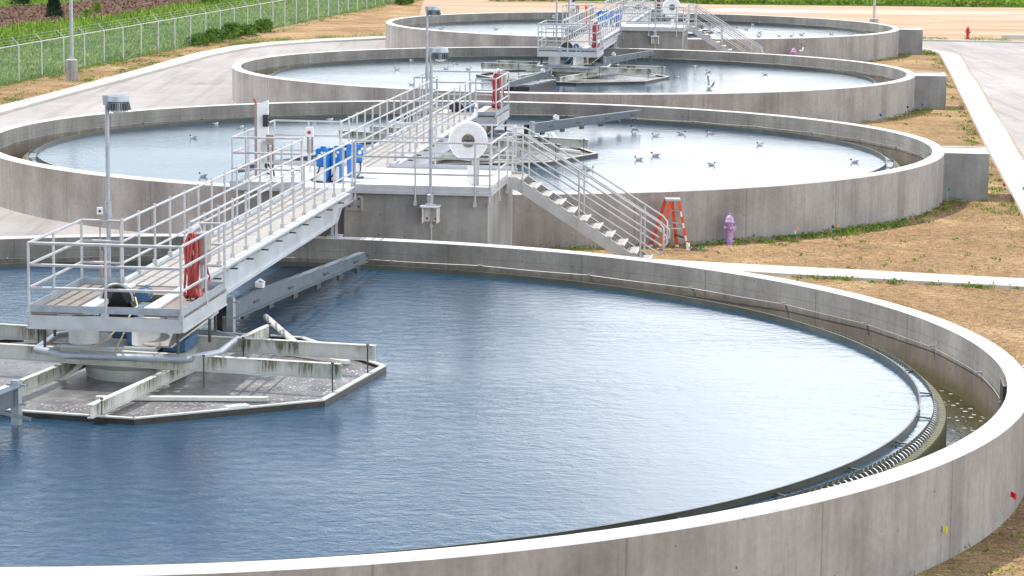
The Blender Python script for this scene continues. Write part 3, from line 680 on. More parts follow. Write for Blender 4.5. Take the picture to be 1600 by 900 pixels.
# drive unit under and through each cage
def build_drive():
    t = thing('drive_unit', '', 'motor drive', (0, 0, 0), 0, 'drive units under the platforms')
    b_ = MB(); b_.box(-.82, .56, -.72, .75, .02, .07); b_.box(-.88, .62, -.80, -.70, .03, .12); b_.build('base_tray', M_alud, t)
    for x, w2 in ((-.62, .24), (.36, .22)):
        q = MB(); q.lathe([(w2, .10), (w2, .50)], 20, (x, -.35, 0)); q.lathe([(.0, .50), (w2, .50)], 20, (x, -.35, 0)); q.build('pedestal', M_white, t, True)
    q = MB(); q.bar((.62, -.70, .14), (1.0, .8, .46), .5, .03); q.build('side_plate', M_ss, t)
    g = MB(); r = .24; pr = [(r*math.cos(a), r*math.sin(a)) for a in [PI*k/14 for k in range(15)]]
    vs = []; n = len(pr)
    for y in (-.09, .09): vs += [(x, y, .78+z) for x, z in pr] + [(r+.05, y, .50), (-r, y, .50)]
    k = n+2; g.add(vs, [tuple(range(k)), tuple(range(k, 2*k))[::-1]] + [(i, i+k, (i+1) % k+k, (i+1) % k) for i in range(k)])
    o = g.build('chain_guard', M_black, t); o.location = (-.13, -.15, -.03)
    q = MB(); q.tube([(-.13+.26*math.cos(a), -.25, .75+.26*math.sin(a)) for a in [PI*k/14 for k in range(15)]] + [(-.13-.27, -.25, .5)], .02, 6); q.build('guard_trim', M_galv, t)
    mo = MB(); mo.lathe([(.0, -.20), (.11, -.20), (.115, -.12), (.10, -.115), (.10, .12), (.09, .16), (0, .17)], 18, (.22, .12, .82), axis='y')
    for k in range(16):
        a = 2*PI*k/16; mo.bar((.22+.105*math.cos(a), .02, .82+.105*math.sin(a)), (.22+.105*math.cos(a), .24, .82+.105*math.sin(a)), .012, .03, (math.cos(a), 0, math.sin(a)))
    mo.build('motor', M_motor, t, True)
    q = MB(); q.lathe([(0, -.2), (.19, -.2), (.19, .2), (0, .2)], 16, (-.02, -.1, .32), axis='x'); q.build('gear_reducer', M_motor, t, True)
    q = MB(); q.box(.05, .35, -.35, .35, .08, .30); q.box(.6, .95, -.25, .55, -.02, .16); q.build('gearbox', M_motor, t)
    return t
dr0 = build_drive(); dr0.location = S(0, -.1, 0, .03); dr0.rotation_euler = (0, 0, ROT)
dr0['label'] = 'drive unit with blue motor and black chain guard under the nearest platform'
for i in (1, 2, 3): copy_tree(dr0, ['', 'drive unit under the platform of the second tank', 'drive unit with white pedestals under the platform of the third tank', 'drive unit under the platform of the farthest tank'][i], S(i, -.1, .5*(i != 2), .03))

# ---------------------------------------------------------------- bridges
def build_bridge(m, label, i, t0, t1):
    """from the cage edge t0 to the landing t1 (both along the tank axis)"""
    t = thing('walkway_bridge', label, 'bridge', S(i, 0, t0, D), ROT, 'railed walkway bridges')
    Lb = t1-t0; a, b_ = sorted((0, Lb))
    xl, xr = -.60, .50
    MB().box(xl+.03, xr-.03, a, b_, -.045, -.006).build('deck', M_grate, t)
    sgn = 1 if Lb > 0 else -1
    for x, nm in ((xl, 'left'), (xr, 'right')):
        sg = MB(); e = -.012 if x < 0 else .012
        # full depth girder up to the tank rim, shallower beyond it
        xs = [0, abs(Lb)-2.05, abs(Lb)-1.55, abs(Lb)]
        zb_ = [-.46, -.46, -.22, -.22]
        for k in range(3):
            ya, yb = sgn*xs[k], sgn*xs[k+1]
            vs = [(x-.01, ya, zb_[k]), (x+.01, ya, zb_[k]), (x+.01, ya, .05), (x-.01, ya, .05), (x-.01, yb, zb_[k+1]), (x+.01, yb, zb_[k+1]), (x+.01, yb, .05), (x-.01, yb, .05)]
            sg.add(vs, [(0,1,2,3),(4,7,6,5),(0,4,5,1),(1,5,6,2),(2,6,7,3),(3,7,4,0)])
            sg.bar((x+e*3, ya, zb_[k]), (x+e*3, yb, zb_[k+1]), .09, .014)
        sg.bar((x+e*3, 0, .05), (x+e*3, Lb, .05), .08, .014)
        sg.build('girder', M_strg, t)
        yy = sgn*(abs(Lb)-1.90)
        lg = MB(); lg.box(x-.07, x+.07, yy-.10, yy-.084, -D+.03, -.46); lg.box(x-.009, x+.009, yy-.10, yy+.12, -D+.03, -.46); lg.box(x-.14, x+.14, yy-.24, yy+.16, -D+.002, -D+.03)
        lg.build('support_leg', M_strg, t)
        n = 14; ps = [(x, sgn*(abs(Lb)*k/n), .05) for k in range(n+1)]
        hr = railing(t, [(x, 0, 0), (x, Lb, 0)], ps, post_drop=.02)
    # conduit pipe on the right girder with green tape and clips
    pp = MB(); px = xr+.09
    pp.tube([(px-.02, sgn*.3, .35), (px, sgn*.6, .02), (px, sgn*(abs(Lb)-1.2), .0), (px-.05, sgn*(abs(Lb)-.7), -.05)], .05, 10)
    for k in range(10): pp.tube([(px, sgn*(.9+k*1.2), .0), (px, sgn*(.96+k*1.2), .0)], .058, 10)
    pp.build('conduit', M_alud, t, True)
    for k in (2.6, 7.9): MB().tube([(px, sgn*k, .0), (px, sgn*(k+.22), .0)], .054, 10).build('tape_band', M_green_t, t)
    for k in range(10):
        y = sgn*(1.35+k*1.2); MB().box(xr+.012, xr+.20, y-.03, y+.03, -.075, -.052).build('pipe_bracket', M_dark, t)
    return t
BL = ['long railed bridge crossing the nearest tank to the first landing', 'railed bridge from the first landing out over the second tank', 'railed bridge from the third tank to the far landing', 'railed bridge from the far landing over the farthest tank']
br0 = build_bridge(1, BL[0], 0, 1.44, 15.58)
T12 = 35.4535
br1 = build_bridge(-1, BL[1], 0, T12+.5-1.44, 19.98)
dT = 66.755
copy_tree(br0, BL[2], S(0, 0, 1.44+dT, D)); copy_tree(br1, BL[3], S(0, 0, T12+.5-1.44+dT, D))

# ---------------------------------------------------------------- landing between tanks
def build_landing():
    t = thing('access_landing', '', 'landing', S(0, .6, 17.8, GZ), ROT, 'landings between the tanks')
    z0 = -GZ; ox, oy = .6, 17.8
    def put(o): o.location = (-ox, -oy, z0); return o
    put(MB().box(-2.15, 3.45, 15.62, 20.0, D-.05, D).build('deck', M_whitedeck, t))
    fa = MB()
    for a, b_ in (((.5, 15.6), (3.47, 15.6)), ((3.47, 15.6), (3.47, 18.2)), ((-2.17, 15.6), (-.62, 15.6)), ((-2.17, 15.6), (-2.17, 20.02)), ((.5, 20.02), (3.47, 20.02)), ((-2.17, 20.02), (-.62, 20.02))):
        fa.bar((*a, D+.05), (*b_, D+.05), .014, .11); fa.bar((*a, D-.05), (*b_, D-.05), .05, .07)
    put(fa.build('kickplate', M_alud, t))
    put(MB().box(.30, 3.40, 15.72, 19.95, GZ-.3, D-.09).build('support_wall', M_conc2, t))
    put(MB().box(-.65, .298, 16.5, 19.95, GZ-.3, D-.09).build('support_wall', M_conc2, t))
    put(MB().box(-2.05, -.652, 15.78, 19.95, GZ-.3, D-.09).build('support_wall', M_conc2, t))
    # front and side rails
    put(railing(t, [(.56, 15.6, D), (3.40, 15.6, D), (3.47, 15.75, D), (3.47, 18.25, D)], [(.56, 15.6, D), (1.86, 15.58, D, 0), (3.14, 15.58, D), (3.45, 15.62, D), (3.49, 16.8, D), (3.49, 18.25, D)], post_drop=.32))
    put(railing(t, [(.50, 20.0, D), (3.46, 20.0, D), (3.46, 19.45, D)], [(.50, 20.0, D), (1.6, 20.0, D), (2.9, 20.0, D), (3.46, 20.0, D), (3.46, 19.45, D)], post_drop=.04))
    put(railing(t, [(-.62, 15.75, D), (-2.15, 15.75, D), (-2.15, 20.0, D), (-.58, 20.0, D)], [(-.62, 15.75, D), (-1.85, 15.75, D), (-2.15, 15.75, D), (-2.15, 17.3, D), (-2.15, 18.7, D), (-2.15, 20.0, D), (-1.35, 20.0, D), (-.58, 20.0, D)], post_drop=.06))
    br = MB(); br.box(.33, .72, 15.69, 15.718, .30, .62); br.box(.70, .72, 15.55, 15.7, .30, .62); put(br.build('bridge_bracket', M_alu, t))
    for x in (.42, .62):
        for z in (.38, .55): put(MB().lathe([(0, -.02), (.022, -.02), (.022, 0)], 8, (x, 15.69, z), axis='y').build('bolt', M_dark, t))
    return t
ld0 = build_landing(); ld0['label'] = 'concrete landing with white deck between the nearest and second tanks'
copy_tree(ld0, 'distant concrete landing with white deck between the third and farthest tanks', S(0, .6, 17.8+dT, GZ))

# ---------------------------------------------------------------- stairs
def build_stairs():
    t = thing('metal_stairs', '', 'stairs', S(0, 3.47, 18.85, GZ), ROT, 'metal stairs down from the landings')
    zt = D-GZ; sl = .62; ya, yb = -.57, .57; run0 = .22; zb = 0
    xe = run0+(zt-.02)/sl
    top = lambda x: zt+.03 if x < run0 else zt+.03-(x-run0)*sl
    for y in (ya, yb):
        mb = MB(); d = .27
        P = [(0, zt+.03), (run0, zt+.03), (xe, 0.02), (xe-.10, 0.0), (xe-.42, 0.0), (run0-.02, zt-.24), (0, zt-.22)]
        n = len(P); vs = [(x, y-.008, z) for x, z in P]+[(x, y+.008, z) for x, z in P]
        mb.add(vs, [tuple(range(n)), tuple(range(n, 2*n))[::-1]]+[(i, i+n, (i+1) % n+n, (i+1) % n) for i in range(n)])
        e = .02 if y < 0 else -.02
        mb.bar((0, y+e, zt+.035), (run0, y+e, zt+.035), .06, .01); mb.bar((run0, y+e, zt+.035), (xe, y+e, .025), .06, .01)
        mb.build('stringer', M_alud, t)
    MB().box(0, run0+.14, ya+.01, yb-.01, zt-.045, zt-.008).build('tread', M_grate, t)
    n = 11; rise = zt/(n+1)
    for k in range(1, n+1):
        z = zt-rise*k; x = run0+(zt-z)/sl-.10
        tr = MB(); tr.mi = 0; tr.box(x, x+.235, ya+.01, yb-.01, z-.035, z-.004); tr.mi = 1; tr.box(x+.236, x+.262, ya+.01, yb-.01, z-.04, z)
        tr.build('tread', [M_grate, M_white], t)
    for y in (ya, yb):
        r0 = [(-.02, zt), (run0+.10, zt), (xe-.17, zt-(xe-.17-run0-.10)*sl)]
        yy = y-.03 if y < 0 else y+.03
        mb = MB(); hs = (.35, .70, 1.03)
        x_e, z_e = r0[2]
        def ln(h, dx=0): return [(r0[0][0], yy, r0[0][1]+h), (r0[1][0]-.06, yy, r0[1][1]+h), (r0[1][0]+.05, yy, r0[1][1]+h-.04), (x_e+dx, yy, z_e+h)]
        mb.tube(ln(hs[1]), .021, 8)
        lo = ln(hs[0]); hi = ln(hs[2])
        mb.tube(hi[:-1]+[(x_e, yy, z_e+hs[2]), (x_e+.10, yy, z_e+hs[2]-.12), (x_e+.11, yy, z_e+hs[0]+.06), (x_e+.03, yy, z_e+hs[0]-.03), (x_e-.06, yy, z_e+hs[0]+.03)]+lo[:-1][::-1], .021, 8)
        hr = mb.build('handrail', M_alu, t, True)
        gy = yy+(.07 if y < 0 else -.07)          # inner grab rail
        g = MB(); g.tube([(r0[0][0]+.05, gy, zt+.88), (r0[1][0], gy, zt+.88), (x_e-.05, gy, z_e+.88+.03), (x_e+.16, gy, z_e+.72), (x_e+.16, gy, z_e+.55), (x_e+.02, gy, z_e+.50)], .019, 8)
        g.build('grab_rail', M_alu, hr, True)
        for x in (.36, 1.62, 3.0):
            z = top(x) if x > run0 else zt
            q = MB(); zr = zt-(max(x-run0-.10, 0))*sl+1.03
            q.tube([(x, yy, z-.18), (x, yy, zr)], .022, 8); q.box(x-.03, x+.03, yy-.02, yy+.02, z-.2, z-.02); q.build('post', M_alu, hr, True)
    return t
st0 = build_stairs(); st0['label'] = 'aluminium stairs from the near landing down to the soil by the orange ladder'
copy_tree(st0, 'distant aluminium stairs from the far landing, between the third and farthest tanks', S(0, 3.47, 18.85+dT, GZ))

# ---------------------------------------------------------------- lamp posts
def build_lamp(h=3.3, off=.17, bracket=False):
    t = thing('floodlight_pole', '', 'light pole', (0, 0, 0), 0, 'floodlight poles on the walkways')
    q = MB(); q.tube([(0, 0, .1), (0, 0, h)], .035, 10); q.build('pole', M_galv, t, True)
    q = MB(); q.lathe([(0, .0), (.12, .0), (.12, .03), (.07, .035), (.075, .22), (.05, .24)], 14); q.build('base', M_galv, t, True)
    q = MB(); q.tube([(0, 0, 1.35), (0, 0, 1.62)], .055, 10); q.build('coupling', M_galv, t, True)
    a = MB(); a.box(-.06, off, -.045, .045, h-.03, h+.03); a.box(-.05, .05, -.05, .05, h-.12, h+.02); a.build('arm', M_galv, t)
    hd = MB(); hd.lathe([(0, .05), (.10, .05), (.165, .02), (.175, -.06), (.16, -.075), (.13, -.08), (.14, -.19), (0, -.19)], 24, (off+.02, 0, h)); 
    ho = hd.build('lamp_head', M_galv, t, True)
    fn = MB()
    for k in range(24):
        ang = 2*PI*k/24; c_, s_ = math.cos(ang), math.sin(ang)
        fn.bar((off+.02+.15*c_, .15*s_, h-.085), (off+.02+.175*c_, .175*s_, h-.20), .012, .05, (c_, s_, 0))
    fn.build('cooling_fins', M_blueg, ho)
    ln = MB(); ln.lathe([(.125, -.19), (.12, -.225), (.07, -.255), (0, -.262)], 20, (off+.02, 0, h)); ln.build('lens', M_lens, ho, True)
    gd = MB(); gd.tube([(off+.02+.15*math.cos(a_), 0, h-.20-.10*math.sin(a_)) for a_ in [PI*k/10 for k in range(11)]], .006, 5); gd.build('wire_guard', M_galv, ho)
    return t
lp0 = build_lamp(); lp0.location = S(0, -.85, 1.52, .48); lp0.rotation_euler = (0, 0, ROT); lp0['label'] = 'floodlight pole behind the platform of the nearest tank'
for i, (tk, s_, t_, z_, lab) in enumerate([(0, 2.2, 15.50, .48, 'floodlight pole on a wall bracket at the front of the near landing'), (1, -.90, -.95, .48, 'floodlight pole at the platform of the second tank, rising behind the near landing pole'),
        (2, -.85, 1.52, .48, 'thin floodlight pole behind the platform of the third tank'), (2, 2.2, 15.50, .48, 'floodlight pole at the front of the far landing'), (3, -.90, -.95, .48, 'floodlight pole at the platform of the farthest tank')]):
    copy_tree(lp0, lab, S(tk, s_, t_, z_))
for k, tk in enumerate((0, 2)):                        # wall brackets carrying the landing poles
    t = thing('pole_bracket', ['white bracket box with conduit under the near landing pole', 'white bracket box with conduit under the far landing pole'][k], 'bracket', S(tk, 2.2, 15.7, .1), ROT, 'pole brackets on the landings')
    q = MB(); q.box(-.20, .20, -.36, 0.0, .34, .375); q.box(-.165, -.145, -.30, 0.0, .0, .34); q.box(.145, .165, -.30, 0.0, .0, .34); q.box(-.17, .17, -.02, .015, 0, .34); q.build('bracket', M_white, t)
    for x in (-.10, .10):
        MB().lathe([(0, -.045), (.022, -.045), (.022, -.02)], 8, (x, 0, .07), axis='y').build('bolt', M_dark, t)
    q = MB(); q.tube([(0, -.06, .34), (0, -.06, -1.4)], .018, 8); q.box(-.03, .03, -.09, -.02, -.12, -.04); q.build('conduit', M_alud, t)
for tk, s_, t_, lab in ((0, -.85, 1.52, 'grey round bracket holding the pole of the nearest platform'),):
    q = MB(); q.lathe([(0, 0), (.13, 0), (.15, .03), (.15, .20), (.12, .26), (.06, .27)], 16); o = q.build('pole_socket', M_galv, None, True); o.location = S(tk, s_, t_, .42); tag(o, lab, 'bracket')

# tall post on its round concrete footing, left
t = thing('street_light_pole', 'tall grey light pole on a round concrete footing by the fence', 'light pole', (*G(-19.06, 113.7), GZ))
q = MB(); q.lathe([(0, .92), (.225, .92), (.245, .90), (.25, -.2)], 24); q.build('footing', M_conc2, t, True)
q = MB(); q.lathe([(.13, .92), (.13, .98), (.085, 1.0)], 14); q.tube([(0, 0, .92), (0, 0, 7.5)], [.082, .062], 12); q.build('pole', M_galv, t, True)
q = MB(); q.bar((0, 0, 7.4), (1.4, 0, 7.6), .06, .06); q.box(1.1, 1.7, -.14, .14, 7.56, 7.66); q.build('lamp_head', M_galv, t)
t = thing('street_light_pole', 'tall grey light pole behind the right side of the farthest tank', 'light pole', (*G(23.4, 172.5), GZ))
q = MB(); q.lathe([(0, .25), (.28, .25), (.28, -.1)], 20); q.build('footing', M_conc2, t, True)
q = MB(); q.tube([(0, 0, .25), (0, 0, 8)], [.085, .065], 12); q.build('pole', M_galv, t, True)
q = MB(); q.bar((0, 0, 7.9), (1.4, 0, 8.1), .06, .06); q.box(1.1, 1.7, -.14, .14, 8.06, 8.16); q.build('lamp_head', M_galv, t)

# ---------------------------------------------------------------- white ring on its stand
def build_ring():
    t = thing('lifebuoy', '', 'lifebuoy', (0, 0, 0), 0, 'white rings hung on stands')
    pr = [(.14+.0, .0)]; r0, r1 = .14, .43; mid = (r0+r1)/2
    prof = [(r0, -.02), (r0+.02, -.055), (mid, -.085), (r1-.03, -.06), (r1, 0), (r1-.03, .05), (mid, .06), (r0+.02, .04), (r0, -.02)]
    q = MB(); q.lathe(prof, 40, (0, 0, .96), axis='y'); q.build('ring', M_white, t, True)
    q = MB(); q.lathe([(0, .055), (.20, .055)], 24, (0, 0, .96), axis='y'); q.build('core_shade', M_brown, t)  # brown disc painted as the shadowed inside of the ring
    q = MB(); q.bar((0, -.0, .94), (0, -.09, 1.06), .03, .02); q.bar((-.10, .0, .97), (.10, .0, .97), .02, .03); q.build('hook', M_dark, t)
    for x in (.10, .20): MB().box(x-.032, x+.032, .07, .12, 0, .98).build('stand_leg', M_alu, t)
    q = MB(); q.box(.06, .62, .07, .10, .80, .85); q.box(.06, .62, .07, .10, .92, .96); q.build('cross_bar', M_alu, t)
    q = MB(); q.box(-.02, .12, -.03, .06, .02, .42); q.build('rope_box', M_white, t)
    return t
rg0 = build_ring(); rg0.location = S(0, 2.80, 16.9, D); rg0.rotation_euler = (0, 0, ROT); rg0['label'] = 'white ring on a stand on the near landing'
copy_tree(rg0, 'white ring on a stand on the far landing', S(2, 2.86, 16.9, D))

# ---------------------------------------------------------------- hoses, control box
def build_hose():
    t = thing('hose', '', 'hose', (0, 0, 0), 0, 'red hoses coiled on the platform rails')
    for k in range(6):
        x = -.09+.036*k; dz = random.uniform(-.12, .06); wv = random.uniform(.10, .2)
        pts = []
        for j in range(25):
            a = 2*PI*j/24; y = math.sin(a)*wv*(1.0 if math.cos(a) < 0 else .7); z = .50+dz*.5+(.48+dz*.3)*math.cos(a)
            pts.append((x+.02*math.sin(3*a+k), y-.02*k, z))
        MB().tube(pts[:-1], .021, 7, closed=True).build('coil', M_red, t, True)
    MB().tube([(.07, -.1, .1), (.14, -.16, .02), (.16, .02, .12), (.22, .18, .3), (.17, .16, .5)], .018, 7).build('loose_end', M_red, t, True)
    MB().tube([(-.06, 0, .95), (-.04, .05, 1.06), (.0, .30, 1.10), (.02, .34, 1.02)], .045, 9).build('pipe', M_alu, t, True)
    return t
hs0 = build_hose(); hs0.location = S(0, .88, .15, D+.02); hs0.rotation_euler = (0, 0, ROT); hs0['label'] = 'red hose in hanging coils on the rail of the nearest platform'
copy_tree(hs0, 'red hose coiled on the right rail of the second tank platform', S(1, .80, 1.3, D+.02))
copy_tree(hs0, 'red hose coiled on the right rail of the third tank platform', S(2, .88, .15, D+.02))
copy_tree(hs0, 'red hose on the platform of the farthest tank', S(3, .80, 1.3, D+.02))
def build_cbox():
    t = thing('control_box', '', 'control box', (0, 0, 0), 0, 'stainless control boxes by the hoses')
    q = MB(); q.box(-.16, .02, -.05, .35, .52, .98); q.build('box', M_ss, t)
    q = MB(); q.box(-.17, .03, -.06, .36, .982, 1.0); q.build('lid', M_ss, t)
    q = MB(); q.box(-.10, -.06, .12, .16, 0, .52); q.build('stand', M_alu, t)
    return t
cb0 = build_cbox(); cb0.location = S(0, 1.0, .42, D); cb0.rotation_euler = (0, 0, ROT); cb0['label'] = 'stainless control box behind the red hose of the nearest platform'
copy_tree(cb0, 'stainless control box by the red hose of the second tank platform', S(1, .98, 1.75, D)); copy_tree(cb0, 'stainless control box by the red hose of the third tank platform', S(2, 1.0, .42, D))
copy_tree(cb0, 'stainless control box on the platform of the farthest tank', S(3, .98, 1.75, D))
for i in (0, 2):
    a = MB(); a.tube([S(i, .15, -.55, D+.12), S(i, .24, -.75, D+.02), S(i, .26, -1.30, D-.05), S(i, .20, -1.42, D-.3), S(i, -.02, -1.1, D-.62)], .012, 6)
    o = a.build('cable', M_yellow, None, True); tag(o, 'thin yellow cable looping over the front edge of the %s platform' % ['nearest', '', 'third tank'][i], 'cable', 'cables on the drive platforms')
    a = MB(); a.tube([S(i, .0, -1.0, D-.28), S(i, -.15, -1.05, D-.45), S(i, -.45, -.9, D-.62)], .012, 6)
    o = a.build('cable', M_yellow, None, True); tag(o, 'short yellow cable under the %s platform' % ['nearest', '', 'third tank'][i], 'cable', 'cables on the drive platforms')
# small sensor on a stalk, rail of each front platform
def build_sensor():
    t = thing('rail_sensor', '', 'sensor', (0, 0, 0), 0, 'sensors on stalks')
    q = MB(); q.tube([(0, 0, 0), (0, 0, 1.05)], .012, 6); q.tube([(.02, 0, .0), (.02, 0, .45)], .02, 6); q.build('stalk', M_brown, t)
    q = MB(); q.box(-.04, .04, -.03, .05, 1.05, 1.16); q.build('sensor_head', M_white, t)
    q = MB(); q.lathe([(0, -.032), (.022, -.032), (.022, 0)], 10, (.01, 0, 1.105), axis='y'); q.build('eye', M_black, t)
    return t
sn0 = build_sensor(); sn0.location = S(0, -.97, 1.45, D+.08); sn0.rotation_euler = (0, 0, ROT); sn0['label'] = 'small white sensor on a stalk at the back rail of the nearest platform'
copy_tree(sn0, 'small sensor on a stalk at the back rail of the third tank platform', S(2, -.97, 1.45, D+.08))

# ---------------------------------------------------------------- equipment on the landings
def build_panel():
    t = thing('electrical_cabinet', '', 'electrical cabinet', (0, 0, 0), 0, 'control panels on the landings')
    q = MB(); q.box(-.03, .03, -.03, .03, 0, 1.62); q.build('post', M_brown, t)
    q = MB(); q.add([(.031, -.03, .02), (.27, .02, .02), (.27, .08, .02), (.031, .03, .02), (.031, -.03, 1.60), (.27, .02, 1.70), (.27, .08, 1.70), (.031, .03, 1.60)], [(0,1,2,3)[::-1],(4,5,6,7),(0,1,5,4),(1,2,6,5),(2,3,7,6),(3,0,4,7)]); q.build('white_panel', M_white, t)
    q = MB(); q.box(.18, .29, -.12, .0, 1.12, 1.38); q.build('meter_box', M_black, t)
    for k in range(3): MB().bar((.24, -.13, 1.16+.08*k), (.33, -.10, 1.22+.08*k), .03, .02).build('switch', M_black, t)
    q = MB(); q.box(.15, .30, -.06, .02, .30, .80); q.build('junction_box', M_cream, t)
    q = MB(); q.tube([(.27, -.02, .30), (.33, -.04, .18), (.38, -.05, .28), (.42, -.06, .02)], .022, 6); q.tube([(.22, -.02, .30), (.25, -.08, .1), (.34, -.06, .06)], .022, 6); q.build('cables', M_black, t, True)
    q = MB(); q.tube([(.0, 0, 1.62), (-.05, 0, 1.72)], .02, 6); q.build('warning_light', M_redp, t)
    return t
pn0 = build_panel(); pn0.location = S(0, -2.02, 17.5, D); pn0.rotation_euler = (0, 0, ROT); pn0['label'] = 'tall white control panel on the left end of the near landing'
copy_tree(pn0, 'tall white control panel on the left end of the far landing', S(2, -2.02, 17.5, D))
def build_stand(red):
    t = thing('push_button_station', '', 'control station', (0, 0, 0), 0, 'push button stations')
    q = MB(); q.tube([(0, 0, 0), (0, 0, .75)], .022, 8); q.box(-.06, .06, -.06, .06, 0, .015); q.build('stand', M_alu, t)
    for x in (-.05, .05):
        q = MB(); q.box(x-.024, x+.024, -.012, .012, .42, 1.0)
        q.build('strut', M_brown, t)
        for k in range(7): MB().box(x-.008, x+.008, -.015, -.0125, .46+.075*k, .50+.075*k).build('slot', M_dark, t)
    q = MB(); q.box(-.085, .085, -.09, -.016, .80, 1.02); q.build('button_box', M_white if red else M_brown, t)
    if red: MB().lathe([(0, -.12), (.04, -.12), (.04, -.09)], 14, (0, 0, .90), axis='y').build('stop_button', M_redp, t)
    return t
b1 = build_stand(True); b1.location = S(0, -1.05, 18.7, D); b1.rotation_euler = (0, 0, ROT); b1['label'] = 'push button station with a red stop button at the back of the near landing'
b2 = build_stand(False); b2.location = S(0, -1.52, 16.7, D); b2.rotation_euler = (0, 0, ROT); b2['label'] = 'plain brown control station beside the white panel of the near landing'
copy_tree(b1, 'push button station at the back of the far landing', S(2, -1.05, 18.7, D)); copy_tree(b2, 'plain brown control station on the far landing', S(2, -1.52, 16.7, D))
def build_bluebox():
    t = thing('sampler_case', '', 'equipment case', (0, 0, 0), 0, 'blue equipment cases on the landings')
    q = MB(); q.poly([(-.11, -.12), (.08, -.15), (.12, -.10), (.12, .16), (-.11, .16)], .06, .74); q.build('body', M_blue, t)
    q = MB(); q.poly([(-.12, -.15), (.09, -.17), (.13, -.12), (.13, .17), (-.12, .17)], .50, .72); q.box(-.05, .05, -.04, .04, .741, .78); q.build('lid', M_blue, t)
    q = MB(); q.box(-.10, .07, -.175, -.13, .04, .34); q.build('lower_panel', M_white, t)
    q = MB(); q.lathe([(0, -.185), (.045, -.185), (.045, -.15)], 12, (-.02, 0, .58), axis='y'); q.box(.02, .07, -.185, -.15, .63, .68); q.build('badge', M_white, t)
    q = MB(); q.tube([(.0, -.18, .38), (-.02, -.22, .25), (-.08, -.25, .12), (-.18, -.27, .06), (-.14, -.22, .03), (.05, -.22, .02)], .017, 6); q.build('lead', M_black, t, True)
    q = MB(); q.box(-.11, .12, -.15, .16, 0, .058); q.build('foot', M_blue, t)
    return t
bb0 = build_bluebox(); bb0.location = S(0, -.36, 16.75, D); bb0.rotation_euler = (0, 0, ROT+R_(-12)); bb0['label'] = 'leftmost of the three blue cases on the near landing'
copy_tree(bb0, 'middle one of the three blue cases on the near landing', S(0, -.10, 16.95, D), ROT+R_(4)); copy_tree(bb0, 'rightmost of the three blue cases on the near landing', S(0, .16, 17.75, D), ROT+R_(50))
for k, (a, b_) in enumerate([(-.42, 16.6), (-.13, 16.75), (.12, 16.95), (.36, 17.15)]):
    copy_tree(bb0, ['leftmost', 'second from the left', 'third from the left', 'rightmost'][k]+' of the four blue cases on the far landing', S(2, a, b_, D), ROT+R_(15*k))
t = thing('orange_delineator', 'tall orange safety post on the far landing', 'safety post', S(2, -1.15, 17.0, D), ROT)
q = MB(); q.lathe([(0, 1.02), (.03, 1.02), (.05, .96), (.075, .9), (.08, .1), (.10, .06)], 14); q.build('post', M_orange, t, True)
q = MB(); q.lathe([(0, .06), (.18, .06), (.2, 0)], 12); q.build('base', M_black, t)

# ---------------------------------------------------------------- ladder
t = thing('step_ladder', 'orange fibreglass step ladder standing open by the second tank wall', 'ladder', (3.82, 62.35, GZ), 0)
ht = 1.19
cap = MB(); cap.box(-.20, .16, -.19, .22, ht-.015, ht+.03); cap.build('top_cap', M_galv, t)
legs = [((-.33, -.22, 0), (-.08, -.17, ht)), ((.36, -.24, 0), (.11, -.17, ht)), ((-.50, .40, 0), (-.17, .21, ht)), ((.13, .42, 0), (-.03, .21, ht))]
for a, b_ in legs:
    q = MB(); q.bar(a, b_, .075, .03, (0, 1, 0)); q.build('rail', M_orange, t)
    q = MB(); q.box(a[0]-.045, a[0]+.045, a[1]-.03, a[1]+.03, 0, .05); q.build('foot', M_white, t)
def lerp(i, f): a, b_ = legs[i]; return tuple(a[k]+(b_[k]-a[k])*f for k in range(3))
for f in (.25, .5, .75):
    MB().bar(lerp(1, f), lerp(3, f), .08, .025).build('step', M_alud if f != .25 else M_black, t)
MB().bar(lerp(0, .5), lerp(2, .5), .03, .03).build('brace', M_orange, t)
for i, j in ((0, 1), (2, 3)): MB().bar(lerp(i, .44), lerp(j, .44), .022, .03).build('spreader', M_alu, t)
for f in (.78, .55, .30, .14):
    p, q_ = Vector(lerp(1, f)), Vector(lerp(1, f-.10)); o_ = Vector((0.0, -.017, 0))
    MB().bar(p+o_, q_+o_, .05, .004, (0, 1, 0)).build('sticker', M_white, t)

# ---------------------------------------------------------------- hydrants
def build_hydrant(m, label, loc, rz=0, sc=1):
    t = thing('fire_hydrant', label, 'hydrant', loc, rz); t.scale = (sc,)*3
    q = MB(); q.lathe([(0, -.02), (.13, -.02), (.13, .03), (.10, .045), (.10, .06), (.13, .065), (.13, .085), (.085, .10), (.08, .30), (.085, .46), (.10, .50), (.125, .515), (.125, .55), (.10, .565), (.09, .62), (.05, .675), (.025, .69), (.025, .73), (0, .73)], 24)
    q.build('barrel', m, t, True)
    for sx_ in (-1, 1):
        q = MB(); q.lathe([(.0, .16*sx_), (.045, .16*sx_), (.05, .13*sx_), (.035, .12*sx_), (.035, .06*sx_)], 12, (0, 0, .40), axis='x'); q.build('side_nozzle', m, t, True)
    q = MB(); q.lathe([(0, -.18), (.028, -.18), (.03, -.155), (.07, -.15), (.075, -.11), (.055, -.10), (.055, -.06)], 16, (.04, 0, .38), axis='y'); q.build('front_nozzle', m, t, True)
    for k in range(8):
        a = 2*PI*k/8; MB().tube([(.115*math.cos(a), .115*math.sin(a), .085), (.115*math.cos(a), .115*math.sin(a), .105)], .012, 6).build('bolt', m, t)
    q = MB(); q.tube([(.05, -.12, .30), (.055, -.11, .16), (.03, -.10, .12)], .006, 5); q.build('chain', M_galv, t)
    return t
